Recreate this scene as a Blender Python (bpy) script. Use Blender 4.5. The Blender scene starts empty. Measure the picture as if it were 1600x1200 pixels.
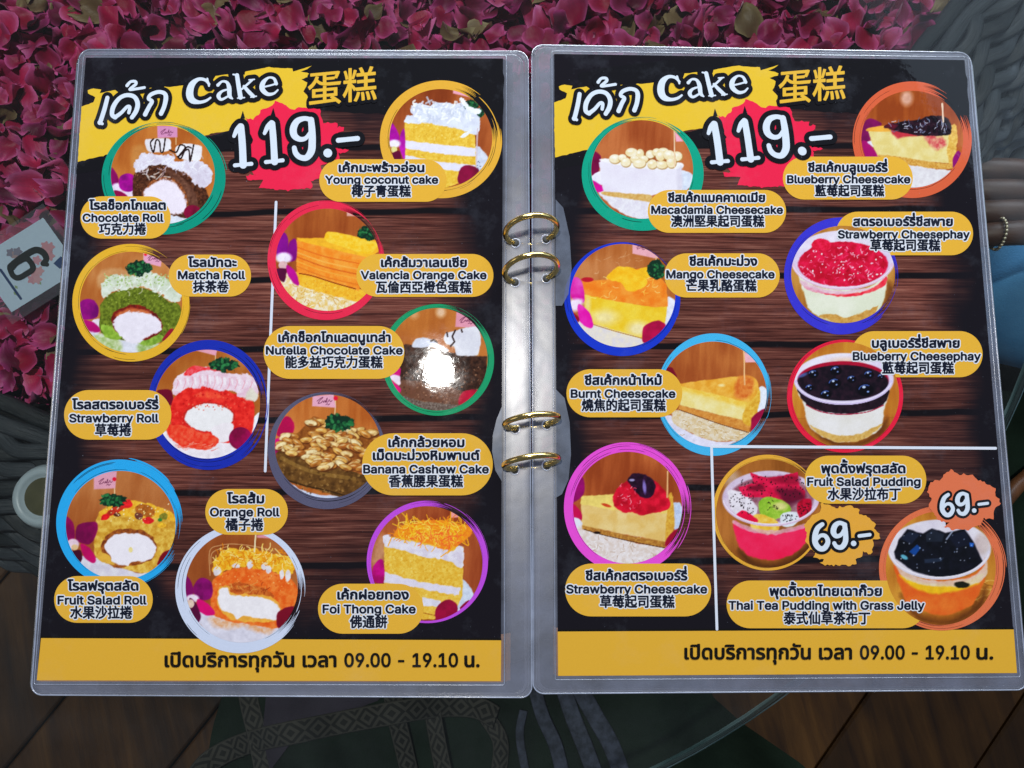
import bpy, bmesh, math, random
import numpy as np
from mathutils import Vector, Matrix
R = math.radians
S = bpy.context.scene
COL = S.collection

# ------------------------------------------------------------------ camera, world, lights
FPX = 1200.0                                   # focal length in photo pixels (1600 px wide)
CAM = Vector((-0.0204, -0.0611, 0.3608))
EUL = (0.1258, -0.0113, 0.0006)
cd = bpy.data.cameras.new('camera'); cam = bpy.data.objects.new('camera', cd); COL.objects.link(cam)
cam.location = CAM; cam.rotation_euler = EUL
cd.sensor_width = 36.0; cd.lens = 36.0*FPX/1600.0; cd.clip_start = 0.01; cd.clip_end = 50
S.camera = cam
S.render.resolution_x = 1024; S.render.resolution_y = 768
S.view_settings.view_transform = 'Standard'; S.view_settings.look = 'None'
S.view_settings.exposure = 0.30; S.view_settings.gamma = 1.0
wd = bpy.data.worlds.new('World'); S.world = wd; wd.use_nodes = True
bgn = wd.node_tree.nodes['Background']
bgn.inputs[0].default_value = (0.60, 0.68, 0.80, 1); bgn.inputs[1].default_value = 0.11

def area(name, loc, target, sx, sy, power, col, shape='RECTANGLE'):
    l = bpy.data.lights.new(name, 'AREA'); l.shape = shape; l.size = sx; l.size_y = sy
    l.energy = power; l.color = col
    o = bpy.data.objects.new(name, l); COL.objects.link(o); o.location = loc
    o.rotation_euler = (Vector(target)-Vector(loc)).to_track_quat('-Z', 'Y').to_euler()
    return o
# open front of the cafe: a wide, bluish daylight opening beyond the top of the table
area('daylight_opening', (0.12, 1.12, 0.88), (0.05, -0.1, 0), 1.5, 0.42, 21.5, (0.82, 0.90, 1.0))
# paler strip of sky seen past the roof on the right; it mirrors in the table glass
area('sky_strip', (1.70, 0.98, 1.30), (0.2, 0.1, 0), 1.8, 1.2, 5.2, (0.62, 0.80, 1.0))
# the round ceiling lamp that mirrors in the plastic film
area('ceiling_lamp', (-0.188, 0.223, 1.6), (-0.188, 0.223, 0), 0.064, 0.064, 8.5, (1.0, 0.97, 0.92), 'DISK')
# weak, warm, soft fill light from far to the left, out of view
area('fill_light', (-3.1, 0.2, 1.9), (0, 0.05, 0), 1.6, 1.3, 5.0, (1.0, 0.95, 0.88))
try:
    S.cycles.use_denoising = True
    S.cycles.max_bounces = 10; S.cycles.transparent_max_bounces = 40
    S.cycles.caustics_reflective = False; S.cycles.caustics_refractive = False
except Exception: pass

# ------------------------------------------------------------------ helpers
ROT = np.array(cam.rotation_euler.to_matrix())
def U(x, y, z=0.0):
    """where the line of sight through photo point (x, y) meets the level z"""
    d = ROT @ np.array([(x-800)/FPX, (600-y)/FPX, -1.0])
    t = (z-CAM.z)/d[2]
    return (CAM.x+d[0]*t, CAM.y+d[1]*t, z)
def UA(P, z=0.0):
    P = np.asarray(P, float)
    d = np.stack([(P[:, 0]-800)/FPX, (600-P[:, 1])/FPX, -np.ones(len(P))], 1) @ ROT.T
    t = (z-CAM.z)/d[:, 2]
    return np.stack([CAM.x+d[:, 0]*t, CAM.y+d[:, 1]*t, np.full(len(P), z)], 1)
def V(view):
    x0, y0, s = view
    return lambda p: (x0+p[0]/s, y0+p[1]/s)
def lin(h):
    if isinstance(h, str):
        h = h.lstrip('#'); c = [int(h[i:i+2], 16)/255 for i in (0, 2, 4)]
    else: c = h
    return [x/12.92 if x <= .04045 else ((x+.055)/1.055)**2.4 for x in c]
def link(name, me, mat=None, parent=None, label=None, kind=None, loc=None):
    o = bpy.data.objects.new(name, me); COL.objects.link(o)
    if mat is not None and me is not None: me.materials.append(mat)
    if parent is not None: o.parent = parent
    if label: o['label'] = label
    if kind: o['kind'] = kind
    if loc is not None: o.location = loc
    return o
def tag(o, label, cat, group=None):
    o['label'] = label; o['category'] = cat
    if group: o['group'] = group
    return o
def mesh(name, v, f, smooth=False):
    me = bpy.data.meshes.new(name); me.from_pydata([tuple(map(float, p)) for p in v], [], f)
    if smooth: me.polygons.foreach_set('use_smooth', [True]*len(me.polygons))
    me.update(); return me
def spline(P, n=8, closed=False):
    P = np.asarray(P, float); m = len(P); out = []
    rng = range(m if closed else m-1)
    for i in rng:
        if closed: a, b, c, d = P[i-1], P[i], P[(i+1) % m], P[(i+2) % m]
        else: a, b, c, d = P[max(i-1, 0)], P[i], P[i+1], P[min(i+2, m-1)]
        for k in range(n):
            t = k/n
            out.append(.5*((2*b)+(-a+c)*t+(2*a-5*b+4*c-d)*t*t+(-a+3*b-3*c+d)*t**3))
    if not closed: out.append(P[-1])
    return np.array(out)

# ------------------------------------------------------------------ materials
def nm(name):
    m = bpy.data.materials.new(name); m.use_nodes = True
    nt = m.node_tree; b = nt.nodes['Principled BSDF']
    return m, nt, b
def N(nt, t, **kw):
    n = nt.nodes.new(t)
    for k, v in kw.items():
        if k.startswith('i_'): n.inputs[int(k[2:]) if k[2:].isdigit() else k[2:]].default_value = v
        else: setattr(n, k, v)
    return n
def ramp(nt, src, stops):
    r = N(nt, 'ShaderNodeValToRGB'); e = r.color_ramp.elements
    while len(e) < len(stops): e.new(0.5)
    for k, (p, c) in enumerate(stops):
        e[k].position = p; e[k].color = (*lin(c), 1)
    nt.links.new(src, r.inputs[0]); return r.outputs[0]
def math_(nt, op, a, b=None, clamp=False):
    n = N(nt, 'ShaderNodeMath', operation=op); n.use_clamp = clamp
    for i, x in enumerate((a, b)):
        if x is None: continue
        if hasattr(x, 'default_value') and hasattr(x, 'links'): nt.links.new(x, n.inputs[i])
        else: n.inputs[i].default_value = x
    return n.outputs[0]
def vmix(nt, fac, a, b):
    n = N(nt, 'ShaderNodeMix', data_type='RGBA')
    for sock, x in ((n.inputs[0], fac), (n.inputs[6], a), (n.inputs[7], b)):
        if hasattr(x, 'links'): nt.links.new(x, sock)
        elif isinstance(x, (int, float)): sock.default_value = x
        else: sock.default_value = (*x, 1) if len(x) == 3 else x
    return n.outputs[2]
def noise(nt, scale, detail=3, rough=.55, vec=None, dist=0):
    n = N(nt, 'ShaderNodeTexNoise'); n.inputs['Scale'].default_value = scale
    n.inputs['Detail'].default_value = detail; n.inputs['Roughness'].default_value = rough
    n.inputs['Distortion'].default_value = dist
    if vec is not None: nt.links.new(vec, n.inputs['Vector'])
    return n.outputs[0]
def objco(nt): return N(nt, 'ShaderNodeTexCoord').outputs['Object']
def scaled(nt, vec, s):
    m = N(nt, 'ShaderNodeMapping'); m.inputs['Scale'].default_value = s
    nt.links.new(vec, m.inputs['Vector']); return m.outputs[0]
def bump(nt, b, h, strength, dist, sock='Normal'):
    n = N(nt, 'ShaderNodeBump'); n.inputs['Strength'].default_value = strength; n.inputs['Distance'].default_value = dist
    nt.links.new(h, n.inputs['Height']); nt.links.new(n.outputs[0], b.inputs[sock])
INK = 0.86          # reflectance of a full-white print relative to its printed value
def film(nt, b, spec=.45):
    """laminated paper: matt ink under a clear, very slightly wavy film"""
    b.inputs['Roughness'].default_value = .6; b.inputs['Specular IOR Level'].default_value = .02
    b.inputs['Coat Weight'].default_value = 1.0; cr = N(nt, 'ShaderNodeMapRange'); cr.inputs[1].default_value = .35; cr.inputs[2].default_value = .75; cr.inputs[3].default_value = .014; cr.inputs[4].default_value = .08
    nt.links.new(noise(nt, 45, 4, .65, N(nt, 'ShaderNodeNewGeometry').outputs['Position']), cr.inputs[0]); nt.links.new(cr.outputs[0], b.inputs['Coat Roughness'])
    b.inputs['Coat IOR'].default_value = 1.46
    pos = N(nt, 'ShaderNodeNewGeometry').outputs['Position']
    h = math_(nt, 'ADD', noise(nt, 260, 2, .5, pos), math_(nt, 'MULTIPLY', noise(nt, 25, 1, .5, pos), 2.0))
    bump(nt, b, h, .016, .0012, 'Coat Normal')
def smudged(nt, col):
    '''finger marks and dust specks that stay on the film'''
    pos = N(nt, 'ShaderNodeNewGeometry').outputs['Position']
    c = math_(nt, 'MULTIPLY', math_(nt, 'SUBTRACT', noise(nt, 38, 6, .7, pos), .53), .22, True)
    s = math_(nt, 'MULTIPLY', math_(nt, 'SUBTRACT', noise(nt, 1100, 1, .5, pos), .76), 3.0, True)
    return vmix(nt, math_(nt, 'ADD', c, s, True), col, (.42, .47, .60))
MATS = {}
def ink(hexcol, vary=.05):
    key = hexcol
    if key in MATS: return MATS[key]
    m, nt, b = nm('printed_ink'); film(nt, b)
    c = [x*INK for x in lin(hexcol)]
    pos = N(nt, 'ShaderNodeNewGeometry').outputs['Position']
    n1 = noise(nt, 1800, 2, .7, pos)
    col = vmix(nt, n1, [x*(1-vary*1.6) for x in c], [min(1, x*(1+vary)) for x in c])
    nt.links.new(smudged(nt, col), b.inputs['Base Color']); MATS[key] = m; return m
def mat_photo():
    m, nt, b = nm('printed_photo'); film(nt, b)
    a = N(nt, 'ShaderNodeAttribute', attribute_name='print_colour')
    nt.links.new(a.outputs['Color'], b.inputs['Base Color']); return m
def mat_wood_print():
    m, nt, b = nm('printed_wood'); film(nt, b)
    uv = N(nt, 'ShaderNodeUVMap', uv_map='page').outputs[0]
    sep = N(nt, 'ShaderNodeSeparateXYZ'); nt.links.new(uv, sep.inputs[0]); u, v = sep.outputs[0], sep.outputs[1]
    wob = noise(nt, 5, 3, .5, uv)
    vec = scaled(nt, uv, (3.2, 150.0, 1)); g1 = noise(nt, 1.0, 8, .65, vec, .6)
    vec2 = scaled(nt, uv, (8.0, 420.0, 1)); g2 = noise(nt, 1.0, 5, .6, vec2, .3)
    vec3 = scaled(nt, uv, (1.2, 9.3, 1)); g3 = noise(nt, 1.0, 2, .5, vec3)
    g = math_(nt, 'ADD', math_(nt, 'MULTIPLY', g1, .52), math_(nt, 'MULTIPLY', g2, .48))
    col = ramp(nt, g, [(.34, '#241110'), (.44, '#552a24'), (.53, '#7c453a'), (.66, '#ab7260')])
    tone = ramp(nt, g3, [(.3, '#9a9a9a'), (.7, '#ffffff')])
    mul = N(nt, 'ShaderNodeMix', data_type='RGBA', blend_type='MULTIPLY'); mul.inputs[0].default_value = 1
    nt.links.new(col, mul.inputs[6]); nt.links.new(tone, mul.inputs[7]); col = mul.outputs[2]
    # seams between the printed planks
    vv = math_(nt, 'ADD', math_(nt, 'MULTIPLY', v, 8.9), math_(nt, 'MULTIPLY', wob, .10))
    vv = math_(nt, 'ADD', vv, math_(nt, 'MULTIPLY', u, -.10))
    fr = math_(nt, 'ABSOLUTE', math_(nt, 'SUBTRACT', math_(nt, 'FRACT', vv), .5))
    seam = N(nt, 'ShaderNodeMapRange'); seam.inputs[1].default_value = .035; seam.inputs[2].default_value = .060
    nt.links.new(fr, seam.inputs[0])
    col = vmix(nt, seam.outputs[0], lin('#100c10'), col)
    # the poster's printed dark border
    du = math_(nt, 'MULTIPLY', math_(nt, 'SUBTRACT', u, .50), 1.95)
    dv = math_(nt, 'MULTIPLY', math_(nt, 'SUBTRACT', v, .53), 2.05)
    r2 = math_(nt, 'ADD', math_(nt, 'POWER', math_(nt, 'ABSOLUTE', du), 2.6), math_(nt, 'POWER', math_(nt, 'ABSOLUTE', dv), 2.6))
    r2 = math_(nt, 'ADD', r2, math_(nt, 'MULTIPLY', math_(nt, 'SUBTRACT', wob, .5), .9))
    mk = N(nt, 'ShaderNodeMapRange'); mk.interpolation_type = 'SMOOTHSTEP'
    mk.inputs[1].default_value = .25; mk.inputs[2].default_value = .85; nt.links.new(r2, mk.inputs[0])
    col = vmix(nt, mk.outputs[0], col, lin('#141118'))
    nt.links.new(smudged(nt, col), b.inputs['Base Color']); return m
def mat_clear(name, tint, opaque, rough, gloss=1.0):
    """clear sheet plastic: lets most of the light straight through, scatters a share of it, mirrors a little"""
    m, nt, b = nm(name); nt.nodes.remove(b); out = nt.nodes['Material Output']
    tr = N(nt, 'ShaderNodeBsdfTransparent'); df = N(nt, 'ShaderNodeBsdfDiffuse'); gl = N(nt, 'ShaderNodeBsdfGlossy')
    df.inputs[0].default_value = (*tint, 1); gl.inputs['Roughness'].default_value = rough
    pos = N(nt, 'ShaderNodeNewGeometry').outputs['Position']
    n = noise(nt, 55, 4, .6, pos)
    fac = math_(nt, 'MULTIPLY', n, opaque*2, True)
    a = N(nt, 'ShaderNodeMixShader'); nt.links.new(fac, a.inputs[0]); nt.links.new(tr.outputs[0], a.inputs[1]); nt.links.new(df.outputs[0], a.inputs[2])
    fr = N(nt, 'ShaderNodeFresnel'); fr.inputs[0].default_value = 1.49
    f2 = math_(nt, 'MULTIPLY', fr.outputs[0], gloss, True)
    c = N(nt, 'ShaderNodeMixShader'); nt.links.new(f2, c.inputs[0]); nt.links.new(a.outputs[0], c.inputs[1]); nt.links.new(gl.outputs[0], c.inputs[2])
    bp = N(nt, 'ShaderNodeBump'); bp.inputs['Strength'].default_value = .15; bp.inputs['Distance'].default_value = .001
    nt.links.new(noise(nt, 60, 2, .5, pos), bp.inputs['Height']); nt.links.new(bp.outputs[0], gl.inputs['Normal'])
    nt.links.new(c.outputs[0], out.inputs[0]); return m
def mat_plain(name, c1, c2, scale, rough=.5, spec=.4, bumps=0, metal=0, vecs=None, detail=4):
    m, nt, b = nm(name); vec = objco(nt)
    if vecs: vec = scaled(nt, vec, vecs)
    n = noise(nt, scale, detail, .6, vec)
    nt.links.new(ramp(nt, n, [(.35, c1), (.65, c2)]), b.inputs['Base Color'])
    b.inputs['Roughness'].default_value = rough; b.inputs['Specular IOR Level'].default_value = spec
    b.inputs['Metallic'].default_value = metal
    if bumps: bump(nt, b, n, .5, bumps)
    return m
# ------------------------------------------------------------------ the printed photographs (colour stored on the vertices of a flat disc)
def vnoise(X, Y, sc, seed):
    rs = np.random.RandomState(seed); T = rs.rand(64, 64)
    x = X/sc+seed*3.7; y = Y/sc+seed*1.3
    xi = np.floor(x).astype(int); yi = np.floor(y).astype(int); fx = x-xi; fy = y-yi
    fx = fx*fx*(3-2*fx); fy = fy*fy*(3-2*fy)
    g = lambda a, b: T[a % 64, b % 64]
    return (g(xi, yi)*(1-fx)+g(xi+1, yi)*fx)*(1-fy)+(g(xi, yi+1)*(1-fx)+g(xi+1, yi+1)*fx)*fy
def fbm(X, Y, sc, seed, o=4):
    a = 0; w = 1; t = 0
    for k in range(o):
        a = a+w*vnoise(X, Y, sc/2**k, seed+k*11); t += w; w *= .55
    return a/t
def hx(h):
    h = h.lstrip('#'); return np.array([int(h[i:i+2], 16)/255 for i in (0, 2, 4)])
class Disc:
    """paints in the coordinates of one enlarged view of the print"""
    def __init__(s, view, c, r, step=1.0):
        s.view = view; s.c = c; s.r = r; s.k = view[2]
        nx = int(2*r[0]/s.k/step); ny = int(2*r[1]/s.k/step)
        xs = np.linspace(c[0]-r[0], c[0]+r[0], nx); ys = np.linspace(c[1]-r[1], c[1]+r[1], ny)
        s.X, s.Y = np.meshgrid(xs, ys); s.nx, s.ny = nx, ny
        s.I = np.zeros((ny, nx, 3)); s.seed = int(c[0]*7+c[1]) % 997
    def ns(s):
        s.seed += 13; return s.seed
    def bg(s, a, b, ang=1.2):
        n = fbm(s.X*math.cos(ang)*1.0+s.Y*math.sin(ang)*.12, s.Y*.12*math.cos(ang)-s.X*math.sin(ang)*.3, 26, s.ns())
        m = fbm(s.X, s.Y, 240, s.ns(), 2)
        t = np.clip((.35*n+.65*m-.3)/.4, 0, 1)[..., None]
        s.I[:] = hx(a)*(1-t)+hx(b)*t
    def put(s, al, col, c2, nsc, amp):
        if c2 is None:
            c = hx(col); n = fbm(s.X, s.Y, nsc, s.ns())[..., None]
            C = np.clip(c*(1+amp*(n-.5)*2), 0, 1)
        else:
            n = np.clip((fbm(s.X, s.Y, nsc, s.ns())-.5)*2.2+.5, 0, 1)[..., None]; C = hx(col)*(1-n)+hx(c2)*n
        al = np.clip(al, 0, 1)[..., None]; s.I = s.I*(1-al)+C*al
    def poly(s, col, P, c2=None, soft=4, nsc=28, amp=.10, warp=7, wsc=30, a=1.0, smooth=True):
        P = spline(P, 5, True) if smooth else np.asarray(P, float)
        x0, y0 = P.min(0)-warp-soft*2; x1, y1 = P.max(0)+warp+soft*2
        X = s.X+(fbm(s.X, s.Y, wsc, s.ns(), 2)-.5)*2*warp; Y = s.Y+(fbm(s.X, s.Y, wsc, s.ns(), 2)-.5)*2*warp
        B = (X >= x0) & (X <= x1) & (Y >= y0) & (Y <= y1)
        if not B.any(): return
        x = X[B]; y = Y[B]; ins = np.zeros(len(x), bool); d = np.full(len(x), 1e9); n = len(P)
        for i in range(n):
            ax, ay = P[i]; bx, by = P[(i+1) % n]
            if ay != by:
                ins ^= ((ay > y) != (by > y)) & (x < (bx-ax)*(y-ay)/(by-ay)+ax)
            L = (bx-ax)**2+(by-ay)**2+1e-9; t = np.clip(((x-ax)*(bx-ax)+(y-ay)*(by-ay))/L, 0, 1)
            d = np.minimum(d, (x-ax-t*(bx-ax))**2+(y-ay-t*(by-ay))**2)
        d = np.sqrt(d)*np.where(ins, 1, -1)
        al = np.zeros(s.X.shape); al[B] = np.clip(d/soft*.5+.5, 0, 1)*a
        s.put(al, col, c2, nsc, amp)
    def ell(s, col, x, y, rx, ry, rot=0, c2=None, soft=5, nsc=28, amp=.10, a=1.0, warp=0):
        c, n = math.cos(rot), math.sin(rot); dx, dy = s.X-x, s.Y-y
        if warp:
            dx = dx+(fbm(s.X, s.Y, 24, s.ns(), 3)-.5)*2*warp; dy = dy+(fbm(s.X, s.Y, 24, s.ns(), 3)-.5)*2*warp
        q = np.sqrt(((dx*c+dy*n)/rx)**2+((-dx*n+dy*c)/ry)**2)
        s.put(np.clip((1-q)*min(rx, ry)/soft+.5, 0, 1)*a, col, c2, nsc, amp)
    def line(s, col, P, w, a=1.0, sm=True):
        P = spline(P, 6) if sm and len(P) > 2 else np.asarray(P, float)
        d = np.full(s.X.shape, 1e9)
        for i in range(len(P)-1):
            ax, ay = P[i]; bx, by = P[i+1]; L = (bx-ax)**2+(by-ay)**2+1e-9
            t = np.clip(((s.X-ax)*(bx-ax)+(s.Y-ay)*(by-ay))/L, 0, 1)
            d = np.minimum(d, (s.X-ax-t*(bx-ax))**2+(s.Y-ay-t*(by-ay))**2)
        s.put(np.clip((w/2-np.sqrt(d))/3+.5, 0, 1)*a, col, None, 30, .05)
    def dots(s, cols, n, box, r, seed=0, asp=1.0, a=.9):
        rs = np.random.RandomState(s.ns()+seed)
        for k in range(n):
            s.ell(cols[k % len(cols)], rs.uniform(box[0], box[2]), rs.uniform(box[1], box[3]), r*rs.uniform(.5, 1.2)*asp, r*rs.uniform(.5, 1.2), rs.uniform(0, 3), soft=3, a=a)
    def strands(s, cols, n, box, L, w, spread=3.1, a=.9):
        rs = np.random.RandomState(s.ns())
        for k in range(n):
            x, y = rs.uniform(box[0], box[2]), rs.uniform(box[1], box[3]); an = rs.uniform(-spread, spread); cv = rs.uniform(-.9, .9); l = L*rs.uniform(.5, 1.1)
            s.line(cols[k % len(cols)], [(x, y), (x+math.cos(an)*l/2, y+math.sin(an)*l/2), (x+math.cos(an)*l/2+math.cos(an+cv)*l/2, y+math.sin(an)*l/2+math.sin(an+cv)*l/2)], w, a)
    def arc(s, col, x, y, rx, ry, a0, a1, w, a=1.0):
        t = np.linspace(R(a0), R(a1), 26); s.line(col, np.stack([x+rx*np.cos(t), y+ry*np.sin(t)], 1), w, a, sm=False)
    def parsley(s, x, y, rx, ry):
        s.ell('#16382a', x, y, rx, ry, warp=rx*.28, soft=6)
        rs = np.random.RandomState(s.ns())
        for k in range(46):
            t = rs.uniform(0, 6.28); q = rs.uniform(0, 1)**.6
            s.ell(['#1f5234', '#2f6f45', '#143626', '#3d8050'][k % 4], x+math.cos(t)*q*rx, y+math.sin(t)*q*ry, rx*.13, rx*.10, t, soft=4, a=.85)
    def flag(s, P, col='#dc9cb2', scrib=None, dot=None, stick=None):
        if stick: s.line('#dcb68c', stick[:2], stick[2])
        s.poly(col, P, smooth=False, warp=0, amp=.04)
        if scrib:
            x, y, w = scrib; q = w/100
            for pts in ([(8, 4), (30, -14), (46, -20), (26, 0), (14, 18), (34, 14), (44, 2), (50, 12), (58, 0), (62, 12), (72, -16), (70, 10), (80, 6), (86, -6), (94, 8), (104, 0)], [(64, 26), (74, 20), (80, 28), (90, 20)]):
                s.line('#5c2a48', [(x+a*q, y+b*q) for a, b in pts], 4.2*max(q, .8), .9)
        if dot: s.ell('#dd2446', dot[0], dot[1], dot[2], dot[2])
    def petal(s, col, P, c2=None): s.poly(col, P, c2=c2, warp=3, nsc=80)
    def object(s, parent, label, z):
        q = ((s.X-s.c[0])/s.r[0])**2+((s.Y-s.c[1])/s.r[1])**2
        G = fbm(s.X, s.Y, 5, s.ns(), 2); s.I = np.clip(s.I*(1+.06*(G[..., None]-.5)), 0, 1)
        L0 = s.I.mean(2, keepdims=True); s.I = np.clip(L0+(s.I-L0)*1.10, 0, 1); s.I = s.I*.62+.38*s.I*s.I*(3-2*s.I)
        I = np.where(s.I <= .04045, s.I/12.92, ((s.I+.055)/1.055)**2.4)*INK
        # pull the outermost ring of kept vertices onto the rim so that the disc is round
        keep = q <= 1.0; qs = np.sqrt(q); ex = s.X.copy(); ey = s.Y.copy()
        grow = keep.copy()
        for dy, dx in ((0, 1), (0, -1), (1, 0), (-1, 0), (1, 1), (-1, -1), (1, -1), (-1, 1)):
            grow |= np.roll(np.roll(keep, dy, 0), dx, 1)
        rim = grow & ~keep
        ex[rim] = s.c[0]+(s.X[rim]-s.c[0])/qs[rim]; ey[rim] = s.c[1]+(s.Y[rim]-s.c[1])/qs[rim]
        idx = -np.ones(q.shape, int); m = grow; idx[m] = np.arange(m.sum())
        a, b_, c, d = idx[:-1, :-1], idx[:-1, 1:], idx[1:, 1:], idx[1:, :-1]
        ok = (a >= 0) & (b_ >= 0) & (c >= 0) & (d >= 0)
        F = np.stack([d[ok], c[ok], b_[ok], a[ok]], 1)
        P = np.stack([s.view[0]+ex[m]/s.k, s.view[1]+ey[m]/s.k], 1); W = UA(P, 0); W[:, 2] = z
        me = bpy.data.meshes.new('cake_photo'); n = len(W); f = len(F)
        me.vertices.add(n); me.vertices.foreach_set('co', W.ravel()); me.loops.add(f*4); me.loops.foreach_set('vertex_index', F.ravel().astype(np.int32))
        me.polygons.add(f); me.polygons.foreach_set('loop_start', np.arange(0, f*4, 4, dtype=np.int32))
        me.update(calc_edges=True); me.validate()
        at = me.color_attributes.new('print_colour', 'FLOAT_COLOR', 'POINT')
        at.data.foreach_set('color', np.concatenate([I[m], np.ones((n, 1))], 1).astype(np.float32).ravel())
        return link('cake_photo', me, PHOTO, parent, label)
DISCS = {}
def disc(key, view, c, r):
    d = Disc(view, c, r); DISCS[key] = d; return d
A1, A2, A3, A4, A5 = (120, 180, 5.333), (100, 370, 5.333), (95, 530, 4.848), (80, 715, 4.444), (265, 755, 4.444)
A6, A7, A8, B1, B2 = (490, 120, 5.161), (410, 310, 4.324), (405, 470, 4.21), (410, 600, 4.324), (490, 780, 5.333)
B3, B4, B5, B6, B7, B8 = (900, 170, 4.706), (1210, 110, 5.161), (870, 370, 4.444), (1215, 320, 5.0), (1215, 510, 4.848), (870, 515, 4.706)
C1, C2, C3, C4, C5 = (870, 680, 4.136), (1105, 690, 4.507), (1120, 730, 3.333), (120, 80, 4.706), (340, 90, 5.4545)

d = disc('choc', A1, (718, 498), (433, 410)); d.bg('#bd7c42', '#9a5827')
d.poly('#c79a66', [(460, 290), (540, 250), (600, 320), (560, 420), (470, 480)], a=.45, soft=20)
d.flag([(672, 90), (838, 92), (840, 185), (675, 190)], '#cf92b4', (690, 140, 110), None, [(828, 180), (828, 245), 9])
d.petal('#a01372', [(285, 440), (335, 490), (350, 560), (285, 600)], '#7a0f5a'); d.poly('#e8d8ee', [(290, 600), (345, 570), (390, 630), (480, 620), (480, 700), (290, 700)], soft=10)
d.petal('#7c0f74', [(350, 560), (372, 505), (430, 485), (482, 515), (484, 610), (430, 640), (370, 620)], '#b3189c'); d.petal('#8d1050', [(310, 630), (380, 640), (430, 690), (340, 700)])
d.poly('#d8dcea', [(620, 820), (900, 830), (940, 870), (800, 930), (620, 930)])
d.poly('#3e2317', [(470, 600), (490, 480), (600, 410), (740, 400), (860, 450), (960, 530), (1050, 590), (1100, 680), (1070, 780), (980, 860), (780, 830), (500, 720)], '#6b4530', nsc=16)
d.poly('#7a5848', [(740, 460), (840, 490), (950, 590), (1005, 690), (1005, 770), (940, 740), (900, 640), (820, 540)], '#5c3d30', nsc=20)
d.dots(['#2e1a12', '#8a6247', '#5a3826'], 90, (490, 430, 760, 640), 7); d.poly('#a86c42', [(548, 650), (600, 575), (660, 535), (740, 515), (830, 550), (895, 630), (928, 720), (910, 800), (560, 800)], '#5c3422', nsc=14, warp=12)
d.poly('#f0e4f2', [(562, 650), (610, 595), (665, 560), (740, 535), (815, 565), (875, 635), (912, 715), (905, 790), (850, 820), (560, 810)], soft=8, warp=12, wsc=18, amp=.04)
d.poly('#e9e6f4', [(480, 430), (500, 370), (560, 320), (640, 330), (700, 335), (800, 335), (830, 385), (960, 375), (1050, 395), (1110, 440), (1132, 500), (1100, 590), (1040, 600), (980, 570), (930, 500), (850, 460), (780, 440), (720, 410), (600, 430), (550, 460), (500, 470)], '#cfc6d6', nsc=45, warp=16, wsc=22)
d.strands(['#ffffff', '#c9bccb'], 40, (520, 350, 1080, 520), 60, 9, a=.55)
d.poly('#f2f0f4', [(570, 215), (620, 200), (765, 195), (785, 250), (770, 295), (640, 312), (585, 285)], '#dcd6de', nsc=90, warp=4); d.poly('#f2f0f4', [(830, 265), (900, 238), (1030, 255), (1042, 300), (1025, 375), (900, 372), (830, 335)], '#d9d2da', nsc=90, warp=4)
for P in ([(640, 200), (615, 235), (640, 310), (662, 212), (690, 222), (700, 302), (722, 300), (738, 196)], [(775, 290), (830, 310), (862, 250), (905, 270), (850, 345), (930, 285), (945, 385), (975, 248)], [(840, 345), (870, 360), (915, 270), (955, 275)]): d.line('#2a1716', P, 13)
d.ell('#8c1446', 965, 812, 72, 62, c2='#6c0f35', nsc=60)

d = disc('matcha', A2, (560, 545), (426, 420)); d.bg('#c48d5e', '#a76838')
d.poly('#d0ac88', [(300, 300), (420, 262), (540, 290), (540, 420), (300, 430)], a=.5, soft=14)
d.flag([(665, 133), (818, 170), (808, 250), (665, 215)], '#e2a4bc', (690, 175, 120), (681, 148, 13), [(667, 140), (667, 255), 9])
d.petal('#700d68', [(130, 560), (180, 520), (250, 530), (290, 600), (275, 670), (200, 690), (140, 670)], '#93187e'); d.poly('#e4d4e2', [(200, 730), (300, 680), (300, 790), (230, 800)]); d.petal('#a81470', [(160, 700), (240, 710), (303, 765), (290, 797), (200, 797)])
d.poly('#d8d8e4', [(200, 800), (330, 810), (800, 900), (700, 970), (400, 965), (280, 900)], soft=10)
d.poly('#9ab070', [(270, 815), (460, 860), (470, 965), (300, 900)], '#cdd6b4', nsc=30, soft=14); d.poly('#8fa864', [(620, 900), (790, 890), (730, 955), (620, 965)], '#c6d0ae', nsc=30, soft=14)
d.poly('#55601f', [(300, 640), (312, 560), (380, 480), (520, 430), (660, 430), (780, 470), (880, 540), (955, 560), (978, 640), (945, 760), (880, 840), (800, 880), (620, 885), (480, 860), (310, 800)], '#7f8c38', nsc=18)
d.dots(['#8f9c48', '#454f18', '#6f7c2e'], 120, (330, 470, 940, 800), 7); d.poly('#9dbb54', [(315, 735), (400, 750), (482, 820), (455, 862), (340, 830)], '#7c9a3c'); d.poly('#98b656', [(620, 880), (700, 845), (800, 815), (835, 850), (740, 905), (630, 897)], '#6f8d38')
d.poly('#5e1a1c', [(398, 700), (420, 630), (500, 590), (580, 568), (680, 588), (765, 640), (818, 720), (800, 790), (680, 860), (470, 820)], '#8c3020', nsc=14, warp=9)
d.poly('#c07048', [(430, 660), (520, 605), (640, 605), (720, 640), (560, 680)], soft=10, warp=12)
d.poly('#ebe2ee', [(412, 725), (460, 655), (540, 625), (640, 630), (740, 655), (800, 705), (812, 770), (760, 808), (690, 835), (622, 888), (520, 872), (450, 800)], soft=6, warp=12, wsc=20, amp=.05)
d.poly('#e2e8da', [(308, 480), (308, 410), (350, 350), (430, 310), (540, 330), (700, 295), (800, 320), (900, 380), (975, 470), (965, 532), (880, 542), (820, 480), (740, 450), (660, 415), (520, 440), (430, 450), (350, 505)], '#c3ccb6', nsc=40, warp=14, wsc=22)
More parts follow.
